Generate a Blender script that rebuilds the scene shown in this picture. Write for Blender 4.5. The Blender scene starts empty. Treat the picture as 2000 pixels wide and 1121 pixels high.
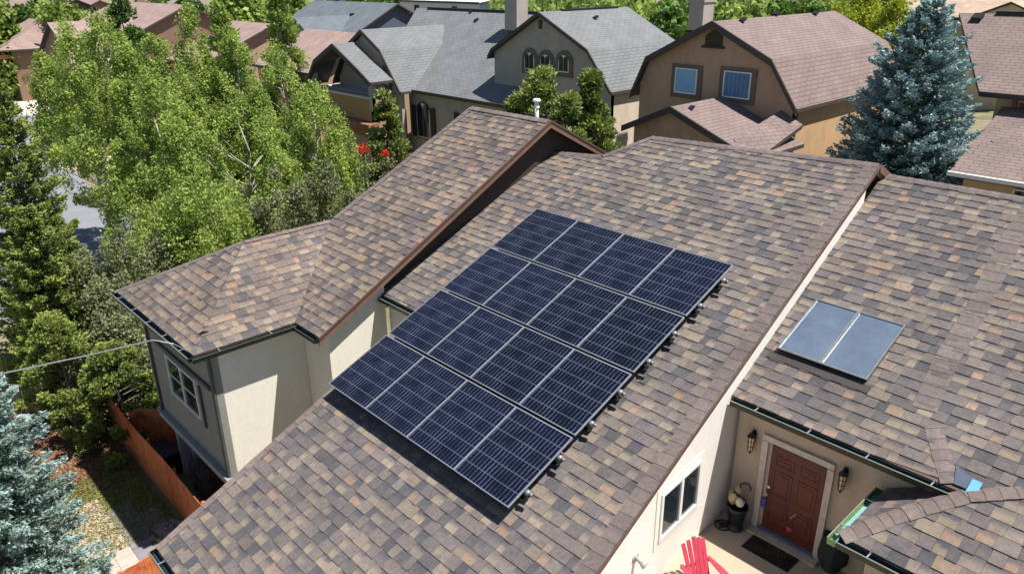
import bpy, math, random
import numpy as np
from mathutils import Vector, Matrix
R = math.radians
# ------------------------------------------------------------------ camera, sky, sun, exposure
sc = bpy.context.scene
col = sc.collection
YAW, PITCH, ROLL, FPX = -0.82010922, 0.3924309, -0.0092642, 1482.59
CAM = np.array([14.866, -14.875, 10.061])
_f = np.array([math.sin(YAW)*math.cos(PITCH), math.cos(YAW)*math.cos(PITCH), -math.sin(PITCH)])
_r = np.array([math.cos(YAW), -math.sin(YAW), 0.0]); _u = np.cross(_r, _f)
_c, _s = math.cos(ROLL), math.sin(ROLL)
CR, CU = _c*_r+_s*_u, -_s*_r+_c*_u
CF = _f
cd = bpy.data.cameras.new('camera'); cam = bpy.data.objects.new('camera', cd); col.objects.link(cam)
m = Matrix.Identity(4)
for i in range(3):
    m[i][0], m[i][1], m[i][2], m[i][3] = CR[i], CU[i], -CF[i], CAM[i]
cam.matrix_world = m
cd.sensor_width = 36; cd.lens = FPX/2000*36; cd.clip_end = 4000; cd.clip_start = .1
sc.camera = cam
SUN = Vector((.40, .23, 1.0)).normalized()
world = bpy.data.worlds.new("World"); sc.world = world; world.use_nodes = True
wn = world.node_tree; bg = wn.nodes['Background']
sky = wn.nodes.new('ShaderNodeTexSky'); sky.sky_type = 'NISHITA'; sky.sun_disc = False
sky.sun_elevation = math.asin(SUN.z); sky.sun_rotation = math.atan2(SUN.x, SUN.y); sky.altitude = 1600
wn.links.new(sky.outputs[0], bg.inputs[0]); bg.inputs[1].default_value = .07
sl = bpy.data.lights.new('sun', 'SUN'); sl.energy = 5.0; sl.angle = R(.5); sl.color = (1, .96, .9)
so = bpy.data.objects.new('sun', sl); col.objects.link(so); so.rotation_euler = SUN.to_track_quat('Z', 'Y').to_euler()
sc.view_settings.view_transform = 'Standard'; sc.view_settings.look = 'None'
sc.view_settings.exposure = .56; sc.view_settings.gamma = 1

# ------------------------------------------------------------------ helpers
def ray(px, py):
    d = CF*FPX+CR*(px-1000)-CU*(py-560.5)
    return d/np.linalg.norm(d)
def onplane(px, py, P0, n):                     # the world point a sight line meets on a known plane
    d = ray(px, py); P0 = np.array(P0, float); n = np.array(n, float)
    return CAM+d*(((P0-CAM)@n)/(d@n))
def onX(px, py, v): return onplane(px, py, (v, 0, 0), (1, 0, 0))
def onY(px, py, v): return onplane(px, py, (0, v, 0), (0, 1, 0))
def onZ(px, py, v): return onplane(px, py, (0, 0, v), (0, 0, 1))
def far(px, py, d): return CAM+ray(px, py)*d

def tag(o, label=None, cat=None, group=None, kind=None):
    if label: o['label'] = label
    if cat: o['category'] = cat
    if group: o['group'] = group
    if kind: o['kind'] = kind
    return o
def thing(name, label, cat, loc=(0, 0, 0), rz=0, group=None):
    o = bpy.data.objects.new(name, None); col.objects.link(o)
    o.location = tuple(float(v) for v in loc); o.rotation_euler = (0, 0, rz); o.empty_display_size = .2
    return tag(o, label, cat, group)
def srgb(r, g, b, k=1.0):
    f = lambda v: ((v/255+.055)/1.055)**2.4 if v > 10 else v/255/12.92
    return (f(r)*k, f(g)*k, f(b)*k, 1)

def mat(name, color, rough=.8, metal=0, noise=.12, nscale=6, bump=0, bscale=60, spec=.5, coord='Object', color2=None):
    M = bpy.data.materials.new(name); M.use_nodes = True; nt = M.node_tree; b = nt.nodes['Principled BSDF']
    b.inputs['Roughness'].default_value = rough; b.inputs['Metallic'].default_value = metal
    b.inputs['Specular IOR Level'].default_value = spec
    tc = nt.nodes.new('ShaderNodeTexCoord')
    if noise or color2:
        n = nt.nodes.new('ShaderNodeTexNoise'); n.inputs['Scale'].default_value = nscale; n.inputs['Detail'].default_value = 6
        n.inputs['Roughness'].default_value = .65
        nt.links.new(tc.outputs[coord], n.inputs['Vector'])
        r = nt.nodes.new('ShaderNodeValToRGB')
        c = color
        if color2: r.color_ramp.elements[0].color = color2; r.color_ramp.elements[1].color = color
        else:
            r.color_ramp.elements[0].color = (c[0]*(1-noise), c[1]*(1-noise), c[2]*(1-noise), 1)
            r.color_ramp.elements[1].color = (c[0]*(1+noise), c[1]*(1+noise), c[2]*(1+noise), 1)
        r.color_ramp.elements[0].position = .35; r.color_ramp.elements[1].position = .65
        nt.links.new(n.outputs['Fac'], r.inputs[0]); nt.links.new(r.outputs[0], b.inputs['Base Color'])
    else: b.inputs['Base Color'].default_value = color
    if bump:
        n2 = nt.nodes.new('ShaderNodeTexNoise'); n2.inputs['Scale'].default_value = bscale; n2.inputs['Detail'].default_value = 4
        nt.links.new(tc.outputs[coord], n2.inputs['Vector'])
        bp = nt.nodes.new('ShaderNodeBump'); bp.inputs['Strength'].default_value = bump; bp.inputs['Distance'].default_value = .02
        nt.links.new(n2.outputs['Fac'], bp.inputs['Height']); nt.links.new(bp.outputs[0], b.inputs['Normal'])
    return M

class MB:
    """collects faces, then links them as ONE mesh object"""
    def __init__(s): s.v = []; s.f = []; s.mi = []
    def face(s, pts, mi=0):
        k = len(s.v); s.v += [tuple(float(c) for c in p) for p in pts]; s.f.append(tuple(range(k, k+len(pts)))); s.mi.append(mi)
    def prism(s, pts, off, mi=0, cap=True):       # polygon swept by a vector
        off = np.array(off, float); a = [np.array(p, float) for p in pts]; b = [p+off for p in a]
        n = len(a)
        if cap: s.face(a, mi); s.face(b[::-1], mi)
        for i in range(n): s.face([a[i], b[i], b[(i+1) % n], a[(i+1) % n]], mi)
    def box(s, c, d, rz=0, mi=0, tilt=None):
        c = np.array(c, float); x, y, z = d[0]/2, d[1]/2, d[2]/2
        M = Matrix.Rotation(rz, 3, 'Z')
        if tilt is not None: M = M @ tilt
        M = np.array(M)
        P = [c+M@np.array(q) for q in ((-x, -y, -z), (x, -y, -z), (x, y, -z), (-x, y, -z), (-x, -y, z), (x, -y, z), (x, y, z), (-x, y, z))]
        for q in ((0, 3, 2, 1), (4, 5, 6, 7), (0, 1, 5, 4), (1, 2, 6, 5), (2, 3, 7, 6), (3, 0, 4, 7)): s.face([P[i] for i in q], mi)
    def bar(s, p, q, w, h, up=(0, 0, 1), mi=0):   # rectangular bar between two points
        p = np.array(p, float); q = np.array(q, float); t = q-p; t /= np.linalg.norm(t)
        up = np.array(up, float); sd = np.cross(t, up); sd /= np.linalg.norm(sd); u2 = np.cross(sd, t)
        a = [p+sd*x*w/2+u2*z*h/2 for x, z in ((-1, -1), (1, -1), (1, 1), (-1, 1))]
        s.prism(a, q-p, mi)
    def tube(s, pts, rad, n=6, mi=0, caps=True):
        pts = [np.array(p, float) for p in pts]
        rad = rad if isinstance(rad, (list, tuple)) else [rad]*len(pts)
        rings = []
        for i, p in enumerate(pts):
            t = pts[min(i+1, len(pts)-1)]-pts[max(i-1, 0)]; t = t/(np.linalg.norm(t)+1e-9)
            a = np.cross(t, (0, 0, 1) if abs(t[2]) < .9 else (1, 0, 0)); a /= np.linalg.norm(a); b = np.cross(t, a)
            rings.append([p+rad[i]*(a*math.cos(2*math.pi*k/n)+b*math.sin(2*math.pi*k/n)) for k in range(n)])
        k0 = len(s.v)
        for r in rings: s.v += [tuple(q) for q in r]
        for i in range(len(rings)-1):
            for k in range(n):
                a = k0+i*n+k; b2 = k0+i*n+(k+1) % n
                s.f.append((a, b2, b2+n, a+n)); s.mi.append(mi)
        if caps:
            s.f.append(tuple(range(k0+n-1, k0-1, -1))); s.mi.append(mi)
            e = k0+(len(rings)-1)*n; s.f.append(tuple(range(e, e+n))); s.mi.append(mi)
    def lathe(s, c, prof, n=20, mi=0):
        c = np.array(c, float); s.tube([c+np.array((0, 0, z)) for r, z in prof], [r for r, z in prof], n, mi)
    def build(s, name, mats, parent=None, smooth=False):
        me = bpy.data.meshes.new(name); me.from_pydata(s.v, [], s.f)
        mats = mats if isinstance(mats, (list, tuple)) else [mats]
        for mm in mats: me.materials.append(mm)
        me.polygons.foreach_set('material_index', s.mi)
        if smooth: me.polygons.foreach_set('use_smooth', [True]*len(s.f))
        me.update()
        o = bpy.data.objects.new(name, me); col.objects.link(o)
        if parent: o.parent = parent
        return o
def bevel(o, w=.01, seg=2):
    md = o.modifiers.new('bevel', 'BEVEL'); md.width = w; md.segments = seg; md.limit_method = 'ANGLE'; md.angle_limit = R(40)
    return o
def weld(o):
    import bmesh
    bm = bmesh.new(); bm.from_mesh(o.data); bmesh.ops.remove_doubles(bm, verts=bm.verts, dist=.0005)
    bmesh.ops.recalc_face_normals(bm, faces=bm.faces); bm.to_mesh(o.data); bm.free()
    return o

# ------------------------------------------------------------------ shingled slopes (every tab is geometry)
def clip(poly, conv):
    out = poly
    n = len(conv)
    for i in range(n):
        a, b = conv[i], conv[(i+1) % n]; e = (b[0]-a[0], b[1]-a[1])
        inp = out; out = []
        if not inp: return []
        side = lambda p: e[0]*(p[1]-a[1])-e[1]*(p[0]-a[0])
        for j in range(len(inp)):
            p, q = inp[j], inp[(j+1) % len(inp)]; sp, sq = side(p), side(q)
            if sp >= -1e-9: out.append(p)
            if (sp > 1e-9 and sq < -1e-9) or (sp < -1e-9 and sq > 1e-9):
                t = sp/(sp-sq); out.append((p[0]+t*(q[0]-p[0]), p[1]+t*(q[1]-p[1])))
    return out
def frame_of(poly):
    P = [np.array(p, float) for p in poly]
    n = np.zeros(3)
    for i in range(len(P)): n += np.cross(P[i]-P[0], P[(i+1) % len(P)]-P[0])
    n /= np.linalg.norm(n)
    if n[2] < 0: n = -n
    U = np.cross((0, 0, 1), n); U = U/np.linalg.norm(U); D = np.cross(U, n)
    if D[2] > 0: D = -D
    return P[0], U, D, n
PAL = [((114, 103, 99), .42), ((103, 96, 95), .22), ((122, 110, 103), .20), ((132, 116, 102), .07), ((93, 89, 90), .05), ((148, 122, 99), .03), ((138, 122, 103), .04)]
PALT = [((143, 127, 106), .30), ((91, 88, 91), .20), ((134, 119, 104), .28), ((152, 122, 98), .07), ((108, 100, 98), .15)]
def pick(rng, pal):
    r = rng.random()*sum(p[1] for p in pal)
    for c, w in pal:
        r -= w
        if r <= 0: return c
    return pal[0][0]
def shingles(name, pieces, M, parent, expo=.258, seed=1, deck=.11, wmin=.17, wmax=.42, origin=None, tone=1.0, deckmat=None, warm=1.005):
    """pieces: convex 3D polygons lying in one plane"""
    rng = random.Random(seed)
    O, U, D, N = frame_of(pieces[0])
    if origin is not None: O = np.array(origin, float)
    polys = []
    for pc in pieces:
        q = [((np.array(p)-O)@U, (np.array(p)-O)@D) for p in pc]
        ar = sum(q[i][0]*q[(i+1) % len(q)][1]-q[(i+1) % len(q)][0]*q[i][1] for i in range(len(q)))
        if ar < 0: q = q[::-1]
        polys.append(q)
    us = [p[0] for q in polys for p in q]; vs = [p[1] for q in polys for p in q]
    u0, u1, v0, v1 = min(us), max(us), min(vs), max(vs)
    V = []; F = []; C = []; UV = []; MI = []
    v = v1+.02; row = 0
    while v > v0-.01:
        u = u0-rng.random()*wmax; hi = rng.random() < .5; phase = 0
        wave = rng.uniform(-.008, .008)
        while u < u1:
            hi = not hi if rng.random() < .86 else hi
            wd = rng.uniform(wmin, wmax)*(1.0 if hi else .8)
            vb = v+wave+rng.uniform(-.004, .004)+(.012 if hi else 0); vt = v-expo-.03
            hb = .022 if hi else .010
            c = pick(rng, PAL if hi else PALT); k = rng.uniform(.9, 1.08)*tone*1.0
            grad = rng.uniform(.0, .25) if hi else rng.uniform(.5, 1.0)
            cl = srgb(*c); g_ = (cl[0]+cl[1]+cl[2])/3*.28; cl = tuple(v*.72+g_ for v in cl[:3]); cl = (cl[0]*k*warm, cl[1]*k, cl[2]*k/warm, grad)
            quad = [(u, vt), (u+wd, vt), (u+wd, vb), (u, vb)]
            for pq in polys:
                cp = clip(quad, pq)
                if len(cp) < 3: continue
                top = []
                for (a, b) in cp:
                    t = (b-vt)/(vb-vt); h = .001+(hb-.001)*max(0, t); top.append(O+a*U+b*D+h*N)
                bot = [O+a*U+b*D-.004*N for (a, b) in cp]
                k0 = len(V); n = len(cp)
                V += [tuple(p) for p in top]+[tuple(p) for p in bot]
                uv = [((a-u)/wd, (b-vt)/(vb-vt)) for (a, b) in cp]
                F.append(tuple(range(k0, k0+n))); UV += uv; C += [cl]*n; MI.append(0)
                dk = (cl[0]*.6, cl[1]*.6, cl[2]*.6, 0)
                for i in range(n):
                    j = (i+1) % n
                    F.append((k0+j, k0+i, k0+n+i, k0+n+j)); UV += [uv[j], uv[i], uv[i], uv[j]]; C += [dk]*4; MI.append(0)
            u += wd+.004
        v -= expo; row += 1
    if deck:
        for q in polys:
            n = len(q); k0 = len(V)
            V += [tuple(O+a*U+b*D-.005*N) for a, b in q]+[tuple(O+a*U+b*D-.005*N-np.array((0, 0, deck))) for a, b in q]
            for ff in [tuple(range(k0, k0+n)), tuple(range(k0+2*n-1, k0+n-1, -1))]+[(k0+i, k0+n+i, k0+n+(i+1) % n, k0+(i+1) % n) for i in range(n)]:
                F.append(ff); UV += [(0, 0)]*len(ff); C += [(.1, .08, .07, 0)]*len(ff); MI.append(1)
    me = bpy.data.meshes.new(name); me.from_pydata(V, [], F)
    me.materials.append(M); me.materials.append(deckmat or MT['wood_dark']); me.polygons.foreach_set('material_index', MI)
    uvl = me.uv_layers.new(name='UVMap'); uvl.data.foreach_set('uv', np.array(UV, dtype=np.float32).ravel())
    ca = me.color_attributes.new('tab', 'FLOAT_COLOR', 'CORNER'); ca.data.foreach_set('color', np.array(C, dtype=np.float32).ravel())
    me.update()
    o = bpy.data.objects.new(name, me); col.objects.link(o); o.parent = parent
    return o
def caps(name, p, q, M, parent, width=.30, step=.24, seed=3, drop=.08, N=(0, 0, 1), color=(118, 106, 104), lift=.03):
    """folded cap shingles laid one over the next along a ridge, hip or rake"""
    rng = random.Random(seed); p = np.array(p, float); q = np.array(q, float); L = np.linalg.norm(q-p); t = (q-p)/L
    N = np.array(N, float); N = N-(N@t)*t; N /= np.linalg.norm(N); S = np.cross(t, N)
    V = []; F = []; C = []; UV = []
    s = 0
    while s < L:
        e = min(s+step+.03, L); a = p+t*s; b = p+t*e
        c = srgb(*color); k = rng.uniform(.86, 1.1); c = (c[0]*k, c[1]*k, c[2]*k, rng.uniform(0, .3))
        w = width/2+rng.uniform(-.01, .01); prof = [(-w, -drop), (-w*.45, -drop*.3), (0, 0), (w*.45, -drop*.3), (w, -drop)]
        k0 = len(V)
        for base, h in ((a, lift+.009), (b, lift)):
            for x, y in prof: V.append(tuple(base+S*x+N*(y+h)))
        for x, y in prof: V.append(tuple(a+S*x+N*(y+lift-.02)))
        for i in range(4):
            F.append((k0+i, k0+i+1, k0+5+i+1, k0+5+i)); UV += [(.5, 1), (.5, 1), (.5, .1), (.5, .1)]; C += [c]*4
            F.append((k0+i+1, k0+i, k0+10+i, k0+11+i)); UV += [(.5, 1)]*4; C += [(.04, .035, .035, 0)]*4
        s += step
    me = bpy.data.meshes.new(name); me.from_pydata(V, [], F); me.materials.append(M)
    uvl = me.uv_layers.new(name='UVMap'); uvl.data.foreach_set('uv', np.array(UV, dtype=np.float32).ravel())
    ca = me.color_attributes.new('tab', 'FLOAT_COLOR', 'CORNER'); ca.data.foreach_set('color', np.array(C, dtype=np.float32).ravel())
    me.update(); o = bpy.data.objects.new(name, me); col.objects.link(o); o.parent = parent
    return o

# ------------------------------------------------------------------ materials
MT = {}
def N_(nt, t, **kw):
    n = nt.nodes.new(t)
    for k, v in kw.items(): setattr(n, k, v)
    return n
def stain(M, amt=.16, sx=1.6, sz=.35):
    nt = M.node_tree; L = nt.links.new; b = nt.nodes['Principled BSDF']; src = b.inputs['Base Color'].links[0].from_socket
    tc = N_(nt, 'ShaderNodeTexCoord'); mp = N_(nt, 'ShaderNodeMapping'); mp.inputs['Scale'].default_value = (sx, sx, sz); L(tc.outputs['Object'], mp.inputs[0])
    n = N_(nt, 'ShaderNodeTexNoise'); n.inputs['Scale'].default_value = 1.5; n.inputs['Detail'].default_value = 8; n.inputs['Roughness'].default_value = .7; L(mp.outputs[0], n.inputs['Vector'])
    r = N_(nt, 'ShaderNodeMapRange'); L(n.outputs['Fac'], r.inputs[0]); r.inputs[1].default_value = .35; r.inputs[2].default_value = .62; r.inputs[3].default_value = 1-amt; r.inputs[4].default_value = 1
    g = N_(nt, 'ShaderNodeTexNoise'); g.inputs['Scale'].default_value = 38; g.inputs['Detail'].default_value = 3; L(tc.outputs['Object'], g.inputs['Vector'])
    r2 = N_(nt, 'ShaderNodeMapRange'); L(g.outputs['Fac'], r2.inputs[0]); r2.inputs[1].default_value = .3; r2.inputs[2].default_value = .7; r2.inputs[3].default_value = .9; r2.inputs[4].default_value = 1.06
    mm = N_(nt, 'ShaderNodeMath', operation='MULTIPLY'); L(r.outputs[0], mm.inputs[0]); L(r2.outputs[0], mm.inputs[1])
    v = N_(nt, 'ShaderNodeVectorMath', operation='SCALE'); L(src, v.inputs[0]); L(mm.outputs[0], v.inputs['Scale']); L(v.outputs[0], b.inputs['Base Color'])
def mat_shingle():
    M = bpy.data.materials.new('laminated_shingle'); M.use_nodes = True; nt = M.node_tree; b = nt.nodes['Principled BSDF']; L = nt.links.new
    at = N_(nt, 'ShaderNodeVertexColor', layer_name='tab'); uv = N_(nt, 'ShaderNodeUVMap'); sx = N_(nt, 'ShaderNodeSeparateXYZ'); L(uv.outputs[0], sx.inputs[0])
    tc = N_(nt, 'ShaderNodeTexCoord'); n1 = N_(nt, 'ShaderNodeTexNoise'); n1.inputs['Scale'].default_value = 12; n1.inputs['Detail'].default_value = 5; L(tc.outputs['Object'], n1.inputs['Vector'])
    n2 = N_(nt, 'ShaderNodeTexNoise'); n2.inputs['Scale'].default_value = 170; n2.inputs['Detail'].default_value = 2; L(tc.outputs['Object'], n2.inputs['Vector'])
    n3 = N_(nt, 'ShaderNodeTexNoise'); n3.inputs['Scale'].default_value = .7; n3.inputs['Detail'].default_value = 4; L(tc.outputs['Object'], n3.inputs['Vector'])
    # printed dark granule band towards the top of the short tabs
    ad = N_(nt, 'ShaderNodeMath', operation='MULTIPLY_ADD'); L(n1.outputs['Fac'], ad.inputs[0]); ad.inputs[1].default_value = -.9; ad.inputs[2].default_value = .45
    a2 = N_(nt, 'ShaderNodeMath', operation='ADD'); L(sx.outputs['Y'], a2.inputs[0]); L(ad.outputs[0], a2.inputs[1])
    mr = N_(nt, 'ShaderNodeMapRange', interpolation_type='SMOOTHSTEP'); L(a2.outputs[0], mr.inputs[0]); mr.inputs[1].default_value = .2; mr.inputs[2].default_value = .68; mr.inputs[3].default_value = 1; mr.inputs[4].default_value = 0
    mu = N_(nt, 'ShaderNodeMath', operation='MULTIPLY'); L(mr.outputs[0], mu.inputs[0]); L(at.outputs['Alpha'], mu.inputs[1])
    mx = N_(nt, 'ShaderNodeMix', data_type='RGBA'); L(mu.outputs[0], mx.inputs[0]); L(at.outputs['Color'], mx.inputs[6]); mx.inputs[7].default_value = srgb(80, 79, 87)
    r2 = N_(nt, 'ShaderNodeMapRange'); L(n2.outputs['Fac'], r2.inputs[0]); r2.inputs[1].default_value = .3; r2.inputs[2].default_value = .7; r2.inputs[3].default_value = .74; r2.inputs[4].default_value = 1.26
    r3 = N_(nt, 'ShaderNodeMapRange'); L(n3.outputs['Fac'], r3.inputs[0]); r3.inputs[1].default_value = .3; r3.inputs[2].default_value = .7; r3.inputs[3].default_value = .84; r3.inputs[4].default_value = 1.12
    r1 = N_(nt, 'ShaderNodeMapRange'); L(n1.outputs['Fac'], r1.inputs[0]); r1.inputs[1].default_value = .3; r1.inputs[2].default_value = .7; r1.inputs[3].default_value = .82; r1.inputs[4].default_value = 1.16
    mm = N_(nt, 'ShaderNodeMath', operation='MULTIPLY'); L(r2.outputs[0], mm.inputs[0]); L(r3.outputs[0], mm.inputs[1])
    mm2 = N_(nt, 'ShaderNodeMath', operation='MULTIPLY'); L(mm.outputs[0], mm2.inputs[0]); L(r1.outputs[0], mm2.inputs[1])
    vm = N_(nt, 'ShaderNodeVectorMath', operation='SCALE'); L(mx.outputs[2], vm.inputs[0]); L(mm2.outputs[0], vm.inputs['Scale'])
    L(vm.outputs[0], b.inputs['Base Color']); b.inputs['Roughness'].default_value = .95; b.inputs['Specular IOR Level'].default_value = .25
    bp = N_(nt, 'ShaderNodeBump'); bp.inputs['Strength'].default_value = .5; bp.inputs['Distance'].default_value = .006; L(n2.outputs['Fac'], bp.inputs['Height']); L(bp.outputs[0], b.inputs['Normal'])
    return M
def mat_far_roof(name, color, sx=.5, sy=.2, vary=.12):
    """3-tab courses for distant roofs: UV in metres, u along the eave, v down the slope"""
    M = bpy.data.materials.new(name); M.use_nodes = True; nt = M.node_tree; b = nt.nodes['Principled BSDF']; L = nt.links.new
    uv = N_(nt, 'ShaderNodeUVMap'); br = N_(nt, 'ShaderNodeTexBrick'); L(uv.outputs[0], br.inputs['Vector'])
    c = color; br.inputs['Color1'].default_value = (c[0]*(1-vary), c[1]*(1-vary), c[2]*(1-vary), 1); br.inputs['Color2'].default_value = (c[0]*(1+vary), c[1]*(1+vary), c[2]*(1+vary), 1)
    br.inputs['Mortar'].default_value = (c[0]*.62, c[1]*.6, c[2]*.6, 1); br.inputs['Scale'].default_value = 1; br.inputs['Mortar Size'].default_value = .018
    br.inputs['Brick Width'].default_value = sx; br.inputs['Row Height'].default_value = sy; br.inputs['Mortar Smooth'].default_value = .4
    n = N_(nt, 'ShaderNodeTexNoise'); n.inputs['Scale'].default_value = .8; n.inputs['Detail'].default_value = 8; L(uv.outputs[0], n.inputs['Vector'])
    r = N_(nt, 'ShaderNodeMapRange'); L(n.outputs['Fac'], r.inputs[0]); r.inputs[1].default_value = .3; r.inputs[2].default_value = .7; r.inputs[3].default_value = .86; r.inputs[4].default_value = 1.12
    vm = N_(nt, 'ShaderNodeVectorMath', operation='SCALE'); L(br.outputs['Color'], vm.inputs[0]); L(r.outputs[0], vm.inputs['Scale'])
    L(vm.outputs[0], b.inputs['Base Color']); b.inputs['Roughness'].default_value = .93
    bp = N_(nt, 'ShaderNodeBump'); bp.inputs['Strength'].default_value = .6; bp.inputs['Distance'].default_value = .02; bp.invert = True; L(br.outputs['Fac'], bp.inputs['Height']); L(bp.outputs[0], b.inputs['Normal'])
    return M
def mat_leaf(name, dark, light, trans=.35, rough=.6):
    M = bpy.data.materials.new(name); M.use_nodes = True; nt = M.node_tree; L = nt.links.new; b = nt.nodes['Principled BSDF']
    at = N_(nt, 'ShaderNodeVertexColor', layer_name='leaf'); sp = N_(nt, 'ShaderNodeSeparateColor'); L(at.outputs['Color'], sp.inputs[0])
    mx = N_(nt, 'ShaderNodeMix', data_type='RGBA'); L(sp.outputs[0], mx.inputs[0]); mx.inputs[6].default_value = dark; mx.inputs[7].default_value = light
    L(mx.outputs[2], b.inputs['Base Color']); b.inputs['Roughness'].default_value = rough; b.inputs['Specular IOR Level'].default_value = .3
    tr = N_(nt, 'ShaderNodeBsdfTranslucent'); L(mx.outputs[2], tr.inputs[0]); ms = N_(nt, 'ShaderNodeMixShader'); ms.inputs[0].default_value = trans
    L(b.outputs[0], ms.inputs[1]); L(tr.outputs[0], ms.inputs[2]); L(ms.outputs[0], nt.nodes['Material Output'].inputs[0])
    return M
def mat_panel():
    """dark blue cells, busbars running down the slope, cell gaps across; UV in metres on the panel face"""
    M = bpy.data.materials.new('solar_cells'); M.use_nodes = True; nt = M.node_tree; L = nt.links.new; b = nt.nodes['Principled BSDF']
    uv = N_(nt, 'ShaderNodeUVMap'); sp = N_(nt, 'ShaderNodeSeparateXYZ'); L(uv.outputs[0], sp.inputs[0])
    oi = N_(nt, 'ShaderNodeObjectInfo')
    nz = N_(nt, 'ShaderNodeTexNoise'); nz.inputs['Scale'].default_value = 5; nz.inputs['Detail'].default_value = 3; L(uv.outputs[0], nz.inputs['Vector'])
    nb = N_(nt, 'ShaderNodeTexNoise'); nb.inputs['Scale'].default_value = 2.2; nb.inputs['Detail'].default_value = 3; L(uv.outputs[0], nb.inputs['Vector'])
    wob = N_(nt, 'ShaderNodeMath', operation='MULTIPLY_ADD'); L(nz.outputs['Fac'], wob.inputs[0]); wob.inputs[1].default_value = .05; L(sp.outputs[0], wob.inputs[2])
    def lines(src, period, width):
        d = N_(nt, 'ShaderNodeMath', operation='DIVIDE'); L(src, d.inputs[0]); d.inputs[1].default_value = period
        pp = N_(nt, 'ShaderNodeMath', operation='PINGPONG'); L(d.outputs[0], pp.inputs[0]); pp.inputs[1].default_value = .5
        mr = N_(nt, 'ShaderNodeMapRange'); L(pp.outputs[0], mr.inputs[0]); mr.inputs[1].default_value = width/period*.5; mr.inputs[2].default_value = width/period*1.1; mr.inputs[3].default_value = 1; mr.inputs[4].default_value = 0
        return mr.outputs[0]
    bus = lines(wob.outputs[0], .0945, .0095)
    cell = lines(sp.outputs[1], .3142, .009)
    r = N_(nt, 'ShaderNodeMapRange'); L(nb.outputs['Fac'], r.inputs[0]); r.inputs[1].default_value = .35; r.inputs[2].default_value = .65; r.inputs[3].default_value = .07; r.inputs[4].default_value = .36
    bm = N_(nt, 'ShaderNodeMath', operation='MULTIPLY'); L(bus, bm.inputs[0]); L(r.outputs[0], bm.inputs[1])
    cm = N_(nt, 'ShaderNodeMath', operation='MULTIPLY'); L(cell, cm.inputs[0]); cm.inputs[1].default_value = .26
    mxm = N_(nt, 'ShaderNodeMath', operation='MAXIMUM'); L(bm.outputs[0], mxm.inputs[0]); L(cm.outputs[0], mxm.inputs[1])
    base = N_(nt, 'ShaderNodeMix', data_type='RGBA'); hv = N_(nt, 'ShaderNodeMath', operation='MULTIPLY_ADD'); L(oi.outputs['Random'], hv.inputs[0]); hv.inputs[1].default_value = .5; hv.inputs[2].default_value = -.25; hs = N_(nt, 'ShaderNodeMath', operation='ADD', use_clamp=True); L(nb.outputs['Fac'], hs.inputs[0]); L(hv.outputs[0], hs.inputs[1]); L(hs.outputs[0], base.inputs[0]); base.inputs[6].default_value = srgb(6, 8, 20); base.inputs[7].default_value = srgb(17, 21, 41)
    mx = N_(nt, 'ShaderNodeMix', data_type='RGBA'); L(mxm.outputs[0], mx.inputs[0]); L(base.outputs[2], mx.inputs[6]); mx.inputs[7].default_value = srgb(165, 172, 196)
    L(mx.outputs[2], b.inputs['Base Color']); b.inputs['Roughness'].default_value = .22; b.inputs['Coat Weight'].default_value = .4; b.inputs['Coat Roughness'].default_value = .08
    return M
MT['shingle'] = mat_shingle()
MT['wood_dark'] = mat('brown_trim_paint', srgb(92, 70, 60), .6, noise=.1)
MT['trim_brown'] = mat('brown_rake_board', srgb(122, 94, 80), .6, noise=.12, nscale=3)
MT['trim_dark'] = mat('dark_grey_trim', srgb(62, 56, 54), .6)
MT['cream'] = mat('cream_stucco', srgb(242, 236, 218), .9, noise=.03, nscale=9, bump=.5, bscale=70)
MT['white_stucco'] = mat('white_stucco', srgb(242, 236, 226), .9, noise=.03, nscale=9, bump=.5, bscale=70)
MT['tan_stucco'] = mat('tan_stucco', srgb(196, 178, 156), .9, noise=.05, nscale=5, bump=.5, bscale=60)
MT['shade_grey_stucco'] = mat('shade_grey_stucco', srgb(150, 148, 140), .9, noise=.05, nscale=5, bump=.4, bscale=60)
MT['grey_trim'] = mat('grey_trim_paint', srgb(78, 80, 80), .7)
MT['gutter'] = mat('gutter_dark_enamel', srgb(44, 46, 34), .35, metal=.3, noise=.2, nscale=4)
MT['gutter_in'] = mat('gutter_inside', srgb(28, 48, 54), .5, noise=.4, nscale=3)
MT['lip'] = mat('gutter_lip_metal', srgb(170, 178, 160), .35, metal=.4)
MT['alu'] = mat('aluminium', srgb(205, 208, 212), .35, metal=.7, noise=.05)
MT["frame_top"] = mat("silver_panel_frame", srgb(176, 180, 186), .45, metal=.5, noise=.05)
MT['black'] = mat('black_plastic', srgb(26, 27, 29), .5, noise=.1)
MT['darkmetal'] = mat('dark_metal', srgb(45, 45, 46), .45, metal=.6)
MT['cells'] = mat_panel()
MT['white'] = mat('white_vinyl', srgb(232, 232, 228), .5, noise=.02)
MT['glass'] = mat('window_glass', srgb(44, 56, 62), .06, metal=.35, noise=.25, nscale=1.5, spec=.9)
MT['glass_blue'] = mat('blue_blind_glass', srgb(120, 176, 214), .25, metal=.0, noise=.06, nscale=3, spec=.6)
MT['glass_deep'] = mat('deep_blue_curtain_glass', srgb(76, 124, 168), .25, metal=.0, noise=.12, nscale=3, spec=.6)
MT['skyglass'] = mat('skylight_glass', srgb(156, 172, 188), .24, metal=.72, noise=.18, nscale=1.3)
for k_ in ('cream', 'white_stucco', 'tan_stucco', 'shade_grey_stucco'): stain(MT[k_], .05 if k_ in ('white_stucco', 'cream') else .14)
MT['leaf_aspen'] = mat_leaf('aspen_leaves', srgb(98, 122, 58), srgb(186, 204, 106), .44)
MT['leaf_pine'] = mat_leaf('pine_needles', srgb(54, 76, 42), srgb(156, 170, 86), .2)
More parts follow.
